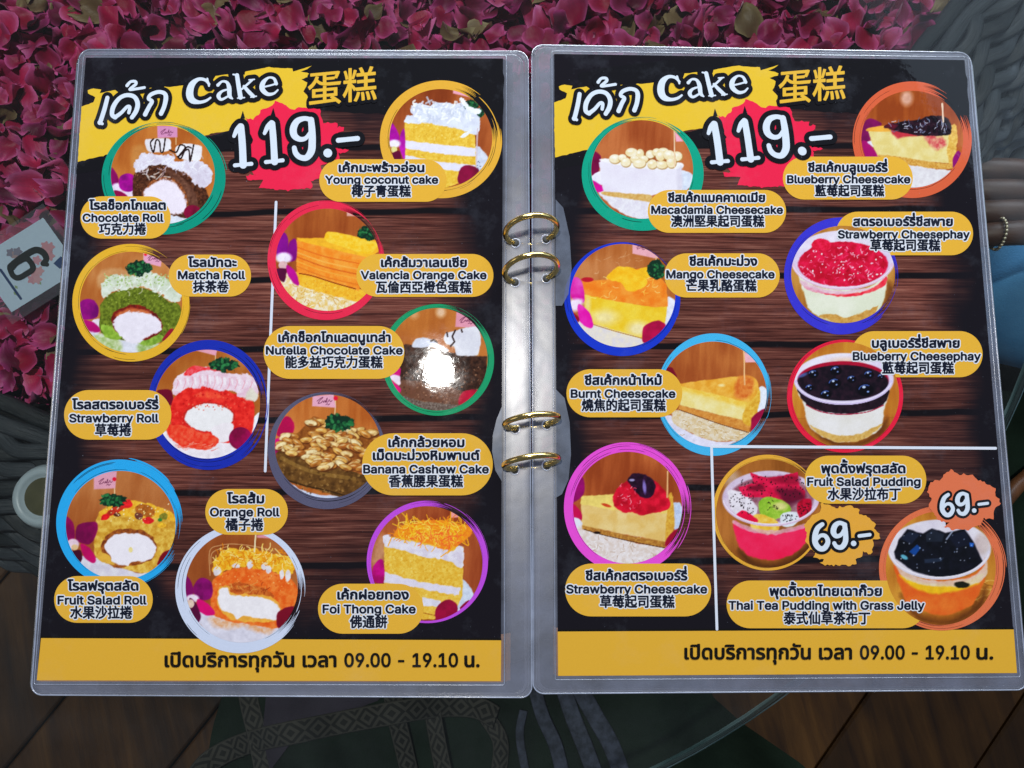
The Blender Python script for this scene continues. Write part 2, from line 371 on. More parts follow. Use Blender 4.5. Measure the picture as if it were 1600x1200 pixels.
d.dots(['#9fb878', '#b9cc98', '#88a05c'], 130, (330, 310, 900, 410), 8, a=.7); d.strands(['#ffffff', '#c8c4b4'], 24, (350, 390, 900, 480), 55, 9, a=.6)
d.parsley(615, 262, 95, 62); d.parsley(700, 260, 40, 40); d.petal('#8f2438', [(820, 862), (890, 765), (940, 800), (880, 850)])

d = disc('strawroll', A3, (1110, 492), (400, 412)); d.bg('#bd8450', '#a0612c')
d.flag([(1020, 85), (1187, 75), (1176, 125)], '#e2a2b2', None, None, [(1173, 120), (1173, 170), 8])
d.poly('#f0e6ec', [(700, 720), (800, 690), (1480, 720), (1400, 870), (1100, 915), (820, 860)], soft=6); d.poly('#ecebf0', [(1440, 640), (1500, 555), (1515, 610), (1440, 730)])
d.petal('#6e0f30', [(735, 390), (836, 388), (845, 500), (760, 450)])
d.poly('#c92a26', [(836, 660), (836, 500), (880, 420), (960, 370), (1100, 355), (1250, 385), (1360, 435), (1455, 470), (1465, 580), (1445, 720), (1380, 765), (1280, 785), (1180, 770), (1000, 710), (850, 690)], '#ee463c', nsc=26)
d.poly('#f4694a', [(1010, 425), (1150, 395), (1270, 450), (1140, 455)], '#e04038', soft=14); d.dots(['#a81a1c', '#f06a58', '#d8302c'], 110, (860, 400, 1430, 700), 8, a=.7)
d.ell('#b8322a', 1125, 592, 194, 114, soft=6, warp=14); d.ell('#f0ecec', 1125, 594, 182, 104, soft=6, amp=.04, warp=8); d.poly('#f0e6ea', [(1160, 660), (1300, 640), (1285, 760), (1210, 785), (1150, 740)], amp=.04)
d.dots(['#e87a5c', '#d85040'], 30, (950, 490, 1290, 540), 6, a=.8)
d.poly('#e2402c', [(800, 665), (900, 648), (1040, 690), (1192, 752), (1180, 800), (1110, 832), (960, 825), (850, 770)], '#ee6a50', nsc=24, warp=12); d.strands(['#f4a494', '#d83c2c', '#ee8a78'], 34, (850, 790, 1170, 850), 40, 5, .5, .7)
d.poly('#f2dee8', [(850, 405), (850, 330), (900, 270), (960, 240), (1060, 210), (1160, 222), (1280, 262), (1400, 262), (1490, 300), (1512, 350), (1475, 465), (1420, 440), (1360, 440), (1300, 390), (1200, 395), (1170, 388), (1090, 360), (1040, 378), (960, 370), (880, 422)], '#e2bccb', nsc=36, warp=10, wsc=20)
d.poly('#e2383f', [(930, 265), (1000, 203), (1100, 212), (1190, 226), (1200, 244), (1060, 240), (980, 275)], '#f07078', nsc=16, warp=9)
for k in range(11): d.line('#e2868f', [(885+k*56, 270+abs(k-4)*9), (890+k*56, 330), (872+k*56, 375)], 6, .55); d.line('#ffffff', [(905+k*56, 275+abs(k-4)*9), (912+k*56, 340)], 12, .5)
d.poly('#ded6c6', [(1400, 440), (1440, 370), (1490, 420), (1480, 460), (1420, 465)], soft=8); d.parsley(1240, 196, 108, 50)
d.ell('#a80f62', 1362, 752, 88, 86, c2='#6e0f3c', nsc=110)

d = disc('fruitroll', A4, (484, 470), (381, 378)); d.bg('#ba8054', '#9a5c30')
d.flag([(298, 92), (457, 96), (446, 213), (298, 220)], '#dba0b0', (322, 165, 100), (440, 150, 14), [(443, 160), (441, 260), 9])
d.poly('#cfc8d6', [(110, 700), (300, 690), (440, 750), (620, 800), (720, 770), (620, 850), (300, 860)], '#e4e0e8', nsc=40)
d.poly('#c08e36', [(296, 600), (310, 450), (350, 370), (430, 330), (560, 300), (700, 330), (820, 370), (868, 420), (866, 540), (830, 660), (780, 730), (680, 800), (560, 785), (330, 705)], '#e6c068', nsc=26)
d.poly('#e2a034', [(330, 395), (400, 340), (560, 295), (640, 310), (760, 350), (858, 395), (850, 440), (760, 412), (600, 425), (480, 400), (380, 425)], '#f0c050', nsc=18, warp=12)
for q in (('#b8402a', 450, 362, 75, 26, -.5), ('#de3236', 525, 322, 42, 32, 0), ('#d8282e', 375, 415, 32, 20, -.4), ('#e0b058', 590, 370, 30, 20, 0), ('#a8682e', 655, 368, 72, 42, .3), ('#74463c', 610, 408, 30, 25, 0), ('#da3036', 675, 436, 40, 23, 0), ('#8a8438', 782, 408, 30, 26, 0), ('#3e7a3c', 757, 434, 12, 12, 0), ('#5a3024', 460, 400, 24, 12, 0), ('#e8b040', 770, 470, 30, 18, 0)): d.ell(*q, warp=7, nsc=14, amp=.25)
d.dots(['#f6dc9a', '#ffe8c0'], 40, (360, 320, 840, 450), 5); d.poly('#733c20', [(345, 640), (375, 560), (440, 508), (540, 492), (660, 515), (728, 590), (720, 680), (640, 730), (440, 760)], '#a8682e', nsc=16, warp=9)
d.poly('#d8a850', [(330, 660), (400, 680), (440, 745), (350, 720)]); d.poly('#f2eaf3', [(372, 620), (402, 560), (480, 528), (600, 528), (680, 560), (726, 625), (702, 692), (640, 717), (560, 722), (530, 752), (440, 732), (405, 675)], amp=.03, warp=9); d.ell('#ead494', 553, 640, 15, 19)
d.petal('#9a1062', [(100, 410), (150, 450), (166, 530), (150, 580), (100, 550)], '#7a0c50'); d.petal('#6e0d4a', [(170, 560), (180, 480), (240, 450), (322, 455), (312, 540), (270, 600), (200, 592)], '#9a1064'); d.petal('#b81468', [(205, 600), (270, 630), (312, 705), (290, 733), (230, 690)]); d.ell('#ecd0de', 152, 600, 42, 36, soft=10); d.petal('#4a1030', [(138, 660), (200, 640), (216, 700), (190, 745), (150, 710)]); d.ell('#d8b890', 165, 622, 24, 20)
d.parsley(425, 296, 88, 44); d.petal('#7a1428', [(738, 745), (770, 668), (840, 640), (810, 710)])

d = disc('orangeroll', A5, (502, 718), (390, 388)); d.bg('#aa6c3e', '#874b26')
d.flag([(605, 362), (720, 350), (765, 386), (610, 378)], '#dc98a2')
for P in ([(282, 640), (280, 470), (350, 432), (450, 422), (600, 440), (720, 470)], [(288, 560), (300, 480), (400, 440)]): d.line('#d6ac82', P, 6, .7)
d.poly('#d9d5e4', [(150, 880), (300, 890), (760, 1000), (640, 1110), (400, 1110), (250, 1030)], soft=8); d.poly('#d9a078', [(280, 930), (480, 965), (720, 1010), (660, 1050), (520, 1000), (400, 1010), (310, 990)], '#e8c8b4', nsc=20, soft=16, warp=14)
d.poly('#dc6526', [(288, 720), (320, 650), (420, 600), (560, 585), (720, 615), (840, 660), (888, 740), (872, 840), (820, 900), (760, 1005), (600, 990), (320, 925), (288, 800)], '#ee8848', nsc=26)
d.dots(['#f6a468', '#c85420', '#ffc890'], 60, (320, 620, 850, 750), 6, a=.6); d.poly('#ad5626', [(400, 712), (520, 690), (700, 755), (712, 800), (560, 775), (430, 765)], '#cf7a3c', nsc=16, warp=9); d.strands(['#d89858', '#9a4a20'], 24, (430, 700, 680, 760), 50, 5)
d.poly('#e8a850', [(340, 735), (410, 712), (430, 760), (560, 772), (700, 790), (772, 860), (755, 955), (470, 955), (345, 870)], warp=9); d.poly('#f3ecf0', [(346, 742), (410, 724), (430, 776), (560, 786), (690, 806), (762, 866), (748, 946), (620, 935), (510, 918), (470, 948), (430, 900), (352, 862)], amp=.05, warp=9)
d.poly('#e69a26', [(300, 560), (340, 500), (420, 450), (520, 465), (600, 455), (720, 490), (840, 520), (868, 570), (850, 640), (780, 640), (700, 600), (600, 590), (500, 580), (400, 600), (320, 640)], '#f2c04c', nsc=20, warp=14)
for q in ((330, 612, 30, 30), (560, 562, 18, 32), (460, 572, 26, 15), (660, 575, 22, 28), (690, 600, 20, 24), (780, 632, 14, 32), (822, 640, 16, 40)): d.ell('#f2eaea', *q, c2='#d8ccd2', warp=8)
d.strands(['#f6d070', '#e08a1c', '#ffe09a', '#c97a18'], 110, (320, 460, 840, 570), 60, 6)
d.line('#ecd8b0', [(598, 360), (590, 475)], 10)
d.petal('#7c1062', [(105, 640), (150, 680), (166, 760), (140, 795), (105, 770)]); d.petal('#6a0d55', [(165, 762), (180, 690), (230, 655), (292, 690), (292, 790), (220, 812)], '#941878'); d.ell('#f0dcec', 160, 800, 45, 28, soft=12); d.petal('#cc1474', [(195, 805), (270, 840), (318, 905), (260, 917), (200, 880)]); d.petal('#5a1040', [(138, 800), (190, 840), (217, 930), (190, 970), (150, 900)]); d.ell('#dfc2b2', 148, 836, 24, 30)
d.petal('#7c1430', [(743, 930), (770, 880), (860, 855), (840, 930), (760, 1005)])

d = disc('coconut', A6, (1026, 498), (414, 398)); d.bg('#a8643a', '#7f411f')
d.flag([(1125, 100), (1200, 100), (1265, 168), (1125, 135)], '#eaa6b6'); d.poly('#dadeec', [(1300, 560), (1400, 640), (1400, 720), (1310, 780)], '#c4c8d8'); d.dots(['#5c6078'], 14, (1310, 680, 1350, 770), 5)
d.poly('#dcae44', [(735, 350), (900, 360), (1300, 410), (1312, 760), (1240, 830), (1060, 900), (735, 700)], '#edc662', nsc=16, smooth=False, warp=5); d.dots(['#c89834', '#f6dc8c', '#d8a840'], 160, (745, 390, 1300, 720), 8, a=.6)
d.poly('#e6e2f2', [(735, 515), (1000, 545), (1305, 575), (1305, 645), (1000, 620), (735, 575)], smooth=False, warp=7, amp=.04); d.poly('#e2deee', [(735, 632), (1000, 685), (1305, 715), (1300, 775), (1000, 745), (735, 680)], smooth=False, warp=7, amp=.04)
d.poly('#e6ebf5', [(745, 372), (748, 320), (800, 312), (780, 255), (830, 210), (940, 240), (1000, 210), (1110, 215), (1180, 240), (1330, 285), (1332, 440), (1290, 465), (1180, 425), (1040, 400), (900, 375)], '#cfd2e4', nsc=50, warp=10, wsc=18)
d.strands(['#ffffff', '#dde3f2', '#c4cadc'], 120, (790, 215, 1300, 340), 60, 14, a=.75); d.poly('#f0f2fa', [(1180, 485), (1240, 440), (1275, 420), (1250, 460), (1210, 492)]); d.line('#cdbcc4', [(1322, 420), (1312, 720)], 12, .8)
d.parsley(1270, 225, 60, 40); d.parsley(1345, 290, 32, 36); d.poly('#f4f6fb', [(1180, 185), (1210, 175), (1260, 240), (1345, 265), (1330, 300), (1240, 270)], warp=9, wsc=12)
d.petal('#7a107a', [(615, 360), (665, 420), (692, 500), (655, 545), (615, 520)], '#b01ca0'); d.petal('#94188c', [(690, 545), (702, 462), (736, 430), (736, 660), (702, 610)], '#c02cb0'); d.ell('#f2e8f8', 652, 540, 48, 32, soft=16); d.ell('#dcd492', 650, 588, 24, 26); d.petal('#64103c', [(622, 630), (690, 600), (704, 670), (630, 690)])
d.petal('#6e1238', [(1165, 790), (1200, 725), (1270, 715), (1335, 755), (1290, 830), (1200, 865), (1165, 850)], '#8a1848')

d = disc('valencia', A7, (441, 415), (350, 345)); d.bg('#b5723f', '#8e4e26', .5)
d.flag([(570, 88), (640, 90), (680, 120), (572, 120)], '#d8a8a0'); d.poly('#e2bc74', [(100, 560), (250, 500), (660, 680), (560, 760), (400, 770), (220, 700)], '#f2e6d2', nsc=20, warp=8); d.strands(['#fff4e0', '#c89440'], 60, (180, 560, 560, 740), 40, 5)
d.poly('#e8a838', [(235, 495), (480, 560), (720, 640), (660, 700), (520, 668), (245, 585)], '#f2bc4c', nsc=16); d.dots(['#d0902c', '#f8d070'], 60, (260, 530, 640, 680), 6, a=.6)
d.poly('#ee8a34', [(230, 280), (480, 340), (740, 400), (680, 500), (650, 625), (480, 570), (232, 500)], '#f2a04c', nsc=30, smooth=False, warp=4)
for y0, y1, c in ((330, 440, '#d8702a'), (365, 480, '#f4b060'), (395, 515, '#c8662a'), (425, 545, '#f0a850'), (460, 585, '#d67a30')): d.line(c, [(234, y0), (420, (y0+y1)/2+8), (650, y1)], 9, .8)
d.line('#8a4218', [(250, 508), (340, 525), (480, 570), (630, 612)], 8)
d.poly('#f0b03c', [(235, 268), (430, 270), (430, 242), (470, 225), (600, 252), (785, 290), (785, 360), (720, 402), (500, 350), (236, 285)], smooth=False, warp=3); d.poly('#f2b832', [(425, 248), (460, 225), (600, 255), (772, 300), (765, 340), (700, 378), (560, 335), (432, 290)], '#f8cc58', nsc=18, warp=5)
d.parsley(712, 235, 66, 48)
d.petal('#74107a', [(100, 330), (140, 235), (172, 270), (166, 375), (100, 400)], '#8c1890'); d.petal('#80127e', [(168, 375), (182, 300), (228, 278), (230, 405), (180, 425)]); d.ell('#f4e6f8', 145, 402, 54, 36, soft=16); d.ell('#dcb4b4', 140, 452, 30, 28); d.petal('#b0148a', [(168, 450), (228, 500), (247, 585), (210, 572), (170, 510)]); d.petal('#5a1040', [(95, 480), (160, 480), (150, 565), (105, 540)])

d = disc('nutella', A8, (1172, 385), (330, 337)); d.bg('#b97840', '#995a2a', .8)
d.ell('#e6c6ae', 1195, 75, 30, 34, soft=30, a=.8); d.ell('#dcb08c', 1020, 90, 30, 30, soft=30, a=.6)
d.flag([(1298, 70), (1420, 100), (1440, 182), (1290, 172)], '#dc98a8', (1312, 125, 100), None); d.line('#d09c62', [(1447, 190), (1440, 365)], 10)
d.poly('#33211a', [(925, 310), (960, 288), (1100, 298), (1240, 335), (1500, 370), (1480, 690), (1380, 700), (1200, 680), (920, 625)], '#553a2c', nsc=18, smooth=False, warp=6); d.poly('#745040', [(920, 525), (1100, 540), (1350, 600), (1400, 690), (1100, 665), (920, 620)], '#6e4e3c', nsc=12, warp=8); d.dots(['#a58068', '#4a3226', '#7c5a46'], 220, (930, 420, 1460, 680), 6, a=.7)
d.poly('#5c4c44', [(925, 625), (1100, 665), (1360, 695), (1200, 740), (1000, 710)], '#8c8078', nsc=8)
d.poly('#e6e8f2', [(1008, 302), (1020, 260), (1080, 240), (1150, 260), (1242, 322), (1222, 337), (1150, 306), (1060, 312)], '#cdd0e0', nsc=60); d.poly('#e9e8ee', [(1218, 222), (1280, 200), (1445, 180), (1445, 340), (1385, 362), (1302, 356), (1280, 300), (1228, 282)], '#d6d4de', nsc=60)
for P in ([(1235, 210), (1240, 235)], [(1290, 195), (1270, 235), (1285, 270), (1258, 300)], [(1330, 190), (1335, 205)], [(1130, 265), (1150, 258), (1170, 275)]): d.line('#3a2222', P, 12, sm=False)
d.petal('#cc1480', [(830, 480), (922, 435), (922, 500), (880, 512)]); d.poly('#f0dcec', [(850, 500), (922, 495), (922, 560)]); d.petal('#dc1c82', [(830, 500), (922, 565), (922, 605), (860, 575)]); d.petal('#c42a4c', [(1310, 660), (1340, 600), (1410, 585), (1450, 600), (1400, 680), (1330, 690)], '#a01c3c')

d = disc('banana', B1, (443, 421), (358, 349)); d.bg('#c8834c', '#a8622e', .3)
d.flag([(340, 82), (482, 70), (496, 160), (337, 150)], '#e4a8bc', (362, 112, 105), (496, 97, 15), [(494, 110), (490, 210), 9])
d.petal('#c81c60', [(105, 310), (150, 220), (200, 240), (216, 300), (180, 358), (105, 352)], '#a81454'); d.petal('#d81c80', [(80, 380), (140, 365), (160, 400), (90, 440)]); d.petal('#9a1868', [(85, 440), (130, 460), (125, 560), (95, 560)])
d.poly('#cbd2ec', [(120, 630), (330, 740), (590, 760), (500, 800), (330, 780), (180, 710)]); d.poly('#7c5c32', [(105, 455), (300, 500), (560, 575), (720, 630), (730, 700), (580, 768), (400, 725), (150, 645), (105, 540)], '#573d1e', nsc=30, warp=6)
d.line('#3a2712', [(150, 645), (300, 690), (420, 715), (580, 760)], 10, .8); d.line('#a08048', [(130, 500), (330, 590), (620, 640)], 26, .45); d.dots(['#94744a', '#4a3418', '#a88656'], 120, (120, 510, 700, 740), 9, a=.55)
d.poly('#7a4a22', [(108, 440), (190, 380), (260, 310), (330, 260), (430, 290), (560, 310), (700, 315), (805, 325), (805, 490), (720, 570), (560, 565), (420, 545), (260, 475), (130, 455)], '#9a6430', nsc=20)
rs = np.random.RandomState(4)
for k in range(150):
    t = (k+.5)/150; y = 238+t*330; x = rs.uniform(120+max(0, 340-y)*1.5+max(0, y-440)*2.1, 800)
    if y < 312 and not 320 < x < 450: continue
    an = rs.uniform(-.6, .7); c = ['#d2a15c', '#e2be86', '#b47c40', '#c98f4c', '#ecd2a2', '#a86a34', '#d8b070'][k % 7]
    d.ell('#5c3416', x+3, y+5, 46, 24, an, soft=7, a=.75); d.ell(c, x, y, 42, 19, an, soft=5, nsc=18, amp=.22); d.ell('#f4e0b8', x-8, y-7, 20, 5, an, soft=5, a=.6); d.ell('#8a5426', x+12*math.sin(an), y+13, 18, 7, an, soft=5, a=.8)
d.parsley(520, 262, 98, 56)

d = disc('foithong', B2, (944, 535), (464, 478)); d.bg('#b06a42', '#8a4426', .6)
d.poly('#d8b494', [(480, 440), (560, 300), (620, 420), (580, 520), (490, 560)], a=.6, soft=40); d.flag([(1143, 95), (1235, 148), (1145, 155)], '#ec9a98'); d.poly('#d6def0', [(1215, 660), (1330, 780), (1280, 880), (1190, 920)], '#c0c8dc')
d.poly('#dcaa44', [(588, 330), (650, 310), (1250, 400), (1242, 800), (1190, 910), (1000, 1000), (905, 1000), (590, 700)], '#ecc464', nsc=18, smooth=False, warp=6); d.dots(['#c8962e', '#f4d888', '#d8a238'], 180, (600, 430, 1230, 900), 9, a=.55)
d.poly('#e9e3ee', [(578, 330), (585, 305), (640, 295), (660, 320), (1000, 390), (1160, 430), (1200, 390), (1253, 410), (1238, 570), (1180, 545), (1100, 505), (900, 475), (740, 425), (600, 395)], '#d2c8d8', nsc=40, warp=9); d.poly('#ded6e6', [(590, 605), (700, 640), (900, 690), (1225, 735), (1212, 800), (1100, 785), (900, 745), (590, 690)], smooth=False, warp=10, amp=.05); d.poly('#dcd8e6', [(905, 815), (1060, 850), (1050, 895), (905, 890)], smooth=False, warp=8); d.line('#a8682e', [(905, 945), (1020, 970)], 7)
d.poly('#ee8232', [(660, 300), (720, 230), (860, 190), (1000, 170), (1150, 190), (1290, 225), (1322, 285), (1270, 335), (1200, 385), (1100, 420), (1000, 385), (860, 345), (700, 318)], '#f09a2e', nsc=24, warp=12); d.strands(['#f8c03c', '#f4a82c', '#ffd668', '#e88828'], 190, (690, 185, 1260, 330), 95, 7); d.strands(['#f06a3c', '#f8b048'], 60, (860, 290, 1200, 390), 90, 7)
for P in ([(775, 120), (785, 180), (800, 220)], [(1145, 100), (1142, 180)], [(1240, 360), (1290, 385), (1280, 330)], [(1060, 480), (1130, 430), (1200, 390)], [(620, 390), (650, 320)]): d.line('#f4a82c', P, 9)
d.petal('#980f62', [(485, 640), (500, 560), (550, 500), (586, 530), (586, 690), (510, 690)], '#c0148a'); d.petal('#7c0d36', [(1012, 950), (1040, 880), (1120, 835), (1190, 870), (1195, 940), (1120, 990), (1030, 1010)], '#9a1446'); d.petal('#8c1440', [(1220, 900), (1290, 840), (1300, 870), (1240, 920)])

d = disc('macadamia', B3, (486, 447), (374, 362)); d.bg('#b8744a', '#8f4c28', .7)
d.flag([(725, 165), (790, 240), (735, 242)], '#eca8ba'); d.poly('#dfe6f2', [(770, 455), (860, 490), (852, 560), (770, 610)], '#c8d0e2'); d.poly('#d9d2de', [(170, 600), (540, 670), (700, 760), (560, 820), (420, 800), (280, 730)], '#e8e4ea', nsc=20, warp=8)
d.petal('#8a1052', [(110, 330), (150, 318), (182, 360), (165, 465), (112, 485)], '#6a0c40'); d.poly('#e8e4f2', [(112, 500), (180, 460), (200, 560), (130, 540)]); d.petal('#c4148e', [(115, 530), (190, 565), (204, 602), (150, 612)])
d.poly('#ece7f1', [(170, 395), (200, 375), (500, 400), (770, 400), (782, 580), (760, 625), (640, 612), (540, 645), (205, 615), (180, 500)], '#e0d8e6', nsc=160, smooth=False, warp=4); d.poly('#f4f0ee', [(180, 383), (260, 368), (700, 395), (778, 400), (772, 440), (600, 445), (400, 432)], warp=4, amp=.03); d.poly('#d0cad8', [(742, 450), (780, 430), (782, 580), (750, 615)], soft=10, a=.6)
d.poly('#d8b67c', [(205, 608), (400, 625), (545, 635), (545, 685), (420, 668), (210, 635)], '#c49a5c', nsc=14, warp=4)
for q in ((408, 322, 45, 32), (470, 332, 28, 35), (545, 335, 32, 30), (592, 320, 32, 28), (640, 318, 42, 30), (740, 350, 40, 35), (285, 368, 41, 32), (340, 360, 30, 25), (430, 370, 32, 26), (500, 370, 30, 25), (620, 345, 35, 40), (684, 342, 42, 36), (365, 392, 36, 33), (465, 400, 46, 33), (560, 407, 35, 33), (632, 412, 42, 28), (700, 392, 35, 42)): d.ell('#a8824c', q[0]+3, q[1]+6, q[2]+3, q[3]+3, soft=6, a=.8); d.ell('#e8d2a4', *q, c2='#f6ead0', nsc=40, soft=6); d.ell('#fdf6e6', q[0]-8, q[1]-10, q[2]*.4, q[3]*.3, soft=9, a=.8)
d.line('#e8c6a6', [(722, 165), (724, 430)], 9)

d = disc('blueck', B4, (1110, 556), (410, 390)); d.bg('#b8703a', '#8d4a22', .7)
d.ell('#dcb0a0', 1065, 225, 48, 60, soft=40, a=.85); d.poly('#d6d0d4', [(1040, 740), (1260, 790), (1440, 820), (1400, 910), (1180, 950), (1060, 930)], '#e6e2e4', nsc=24)
d.petal('#701554', [(695, 560), (720, 430), (770, 388), (852, 420), (855, 452), (765, 480), (782, 545), (720, 590)], '#8c1c6a'); d.petal('#a41472', [(705, 575), (760, 590), (838, 700), (740, 710)]); d.poly('#e4dcf0', [(745, 580), (785, 570), (800, 620)])
d.poly('#dcc684', [(750, 468), (900, 450), (1000, 530), (1200, 530), (1440, 440), (1468, 560), (1445, 750), (1300, 745), (1000, 715), (830, 695), (788, 600)], '#e8d8a0', nsc=60, smooth=False, warp=5); d.poly('#e6a850', [(748, 470), (880, 448), (945, 492), (760, 492)], warp=3); d.poly('#cfa052', [(1400, 570), (1448, 430), (1478, 560), (1435, 775), (1395, 700)], '#e8c070', nsc=14, warp=9); d.poly('#bf8c44', [(825, 682), (1020, 700), (1300, 745), (1445, 760), (1400, 800), (1100, 765)], '#dcb068', nsc=12, warp=6)
d.poly('#b8404c', [(940, 480), (1100, 505), (1190, 520), (1060, 540), (990, 548)], soft=9, warp=8); d.poly('#c4545a', [(1200, 525), (1330, 535), (1385, 600), (1310, 640), (1240, 590)], '#dca088', nsc=24, soft=14, warp=14)
d.poly('#170f1a', [(885, 460), (930, 430), (1050, 410), (1160, 398), (1250, 368), (1340, 368), (1405, 400), (1425, 500), (1380, 522), (1220, 532), (1080, 512), (950, 482)], '#3c2230', nsc=22, warp=7); d.poly('#7c2038', [(885, 455), (930, 430), (990, 440), (960, 470)], soft=10, a=.7); d.strands(['#9aa4bc', '#6a6c86', '#d8dce8'], 42, (930, 400, 1390, 505), 34, 5, a=.8)
d.line('#ecccb4', [(1352, 270), (1360, 415)], 13); d.petal('#8a1472', [(1438, 710), (1490, 650), (1520, 780), (1450, 810)])

d = disc('mango', B5, (458, 409), (364, 359)); d.bg('#c08458', '#a06030', .6)
d.flag([(525, 50), (600, 60), (725, 135), (690, 152), (525, 117)], '#e4a8b0', (548, 72, 70)); d.line('#dcb68c', [(688, 140), (690, 220)], 8); d.strands(['#dcb496'], 16, (200, 130, 600, 260), 60, 3, .5, .5)
d.poly('#e2e2ee', [(760, 430), (822, 450), (815, 580), (750, 620)]); d.poly('#d9d2d6', [(130, 590), (250, 605), (620, 700), (620, 760), (450, 780), (270, 730)], '#e8dcc8', nsc=30)
d.poly('#e6ba38', [(185, 395), (400, 440), (620, 480), (768, 475), (752, 610), (610, 715), (480, 670), (250, 605), (197, 520)], '#eecb54', nsc=60, smooth=False, warp=4); d.ell('#f0deb0', 330, 560, 90, 50, soft=60, a=.8); d.ell('#f2e4c0', 560, 640, 70, 50, soft=50, a=.8); d.ell('#f0dca8', 215, 470, 20, 60, soft=25, a=.7); d.line('#a87a30', [(255, 610), (400, 655), (590, 705)], 6)
d.poly('#e8802e', [(173, 308), (340, 300), (352, 270), (440, 205), (550, 225), (640, 212), (762, 330), (772, 485), (680, 492), (500, 462), (330, 432), (185, 395)], '#f09a48', nsc=50, smooth=False, warp=5); d.poly('#efae2a', [(345, 292), (380, 245), (440, 205), (550, 228), (625, 290), (605, 352), (500, 378), (440, 322)], '#f6c648', nsc=40, warp=7); d.poly('#f2b834', [(556, 232), (640, 212), (660, 285), (570, 275)], warp=4); d.strands(['#fbe2a0', '#f8c868'], 22, (250, 250, 720, 440), 40, 5, a=.6)
d.ell('#b02236', 212, 298, 42, 17); d.petal('#c8148e', [(100, 300), (150, 285), (182, 340), (187, 455), (100, 420)], '#e060b8'); d.poly('#f4dcf0', [(100, 440), (182, 440), (150, 510), (100, 510)], soft=14); d.petal('#d4149c', [(148, 470), (222, 520), (252, 600), (230, 637), (160, 585)], '#e84cb4'); d.petal('#8a1030', [(100, 520), (150, 560), (145, 595)]); d.parsley(690, 228, 64, 66)
d.petal('#8e0e42', [(592, 680), (610, 620), (690, 582), (750, 605), (745, 660), (660, 725), (600, 735)], '#b41654')

d = disc('strawphay', B6, (510, 545), (405, 380)); d.bg('#bd8c4c', '#9c6a34', .2)
d.poly('#7c5028', [(250, 800), (380, 900), (640, 910), (820, 760), (860, 600), (915, 700), (800, 900), (500, 950)], soft=22)
d.ell('#d4c2dc', 510, 430, 405, 228, c2='#e6dcec', nsc=90, soft=8); d.ell('#e2d8e6', 480, 300, 250, 60, soft=40, a=.8)
d.poly('#e6e6d2', [(165, 545), (300, 640), (520, 665), (720, 640), (850, 540), (822, 760), (765, 850), (640, 912), (500, 926), (360, 892), (250, 822), (208, 700)], '#d6dac0', nsc=160, soft=6)
d.poly('#b88a4a', [(320, 872), (420, 850), (540, 880), (640, 848), (760, 800), (790, 785), (745, 872), (620, 915), (480, 924), (370, 892)], '#cfa564', nsc=18, warp=10)
d.poly('#e0344c', [(215, 640), (400, 690), (600, 690), (760, 640), (850, 555), (832, 635), (700, 692), (540, 722), (380, 702), (255, 672)], '#f07070', nsc=40); d.poly('#d8a4bc', [(180, 590), (340, 655), (520, 675), (700, 650), (700, 668), (520, 700), (330, 690), (215, 650)], '#e8c4d0', nsc=24, a=.8)
d.ell('#b01434', 510, 465, 352, 176, c2='#e02a58', nsc=46, soft=6, warp=5); d.ell('#c41a3c', 340, 315, 78, 48, c2='#e43058', nsc=20, warp=8)
d.strands(['#ffd8e4', '#f488a4', '#8e0c28', '#f05880'], 110, (190, 330, 830, 600), 30, 6, a=.75); d.dots(['#ffffff', '#fbd4e4'], 40, (190, 360, 820, 590), 6); d.arc('#dcbcd2', 505, 435, 390, 220, 8, 172, 22); d.arc('#f0e0ee', 505, 428, 396, 222, 15, 165, 6)

d = disc('bluephay', B7, (514, 522), (404, 402)); d.bg('#c89040', '#aa6a2e', .2); d.line('#8a5628', [(110, 700), (915, 690)], 5, .5); d.poly('#a0642c', [(100, 720), (920, 690), (920, 930), (100, 930)], a=.5, soft=30)
d.poly('#6e431e', [(240, 740), (440, 860), (640, 860), (790, 730), (830, 700), (800, 820), (600, 910), (380, 890)], soft=22)
d.ell('#dccfe8', 500, 400, 378, 197, c2='#ebe4f2', nsc=90, soft=8); d.ell('#e4c0a4', 520, 260, 130, 26, soft=30, a=.7)
d.poly('#ece7e6', [(150, 470), (300, 570), (500, 590), (700, 560), (838, 480), (805, 640), (785, 760), (690, 832), (560, 872), (440, 872), (320, 822), (238, 750), (190, 580)], '#dcd6cc', nsc=160, soft=6); d.poly('#c29a58', [(236, 748), (330, 790), (480, 828), (620, 812), (760, 748), (788, 748), (690, 834), (560, 874), (440, 872), (320, 824)], '#d8b474', nsc=16, warp=8)
d.poly('#231722', [(146, 470), (300, 560), (500, 580), (700, 555), (840, 480), (806, 590), (680, 642), (500, 662), (330, 642), (215, 592)], '#34222e', nsc=30); d.line('#a42a4c', [(215, 596), (330, 648), (500, 668), (680, 648), (800, 598)], 7)
d.ell('#a01a3c', 495, 405, 345, 142, soft=6); d.ell('#1b1420', 492, 428, 347, 136, c2='#33202e', nsc=30, soft=6)
for x, y, r in ((270, 360, 40), (440, 335, 45), (430, 432, 50), (240, 465, 32), (665, 482, 62), (365, 515, 42), (560, 400, 36), (690, 365, 38), (780, 380, 24)): d.ell('#0f0c16', x, y, r, r*.8, soft=8); d.arc('#5a74b4', x, y, r*.8, r*.6, 190, 300, 8, .8); d.ell('#c4d4f0', x-r*.2, y-r*.35, r*.2, r*.14, soft=4); d.ell('#8aa2d8', x+r*.3, y+r*.2, r*.14, r*.1, soft=4)
d.ell('#6a80bc', 190, 370, 38, 12, -.4, soft=10, a=.7); d.arc('#d2c2e6', 497, 405, 362, 178, 5, 175, 24); d.arc('#efe6f6', 497, 398, 366, 180, 10, 170, 6)

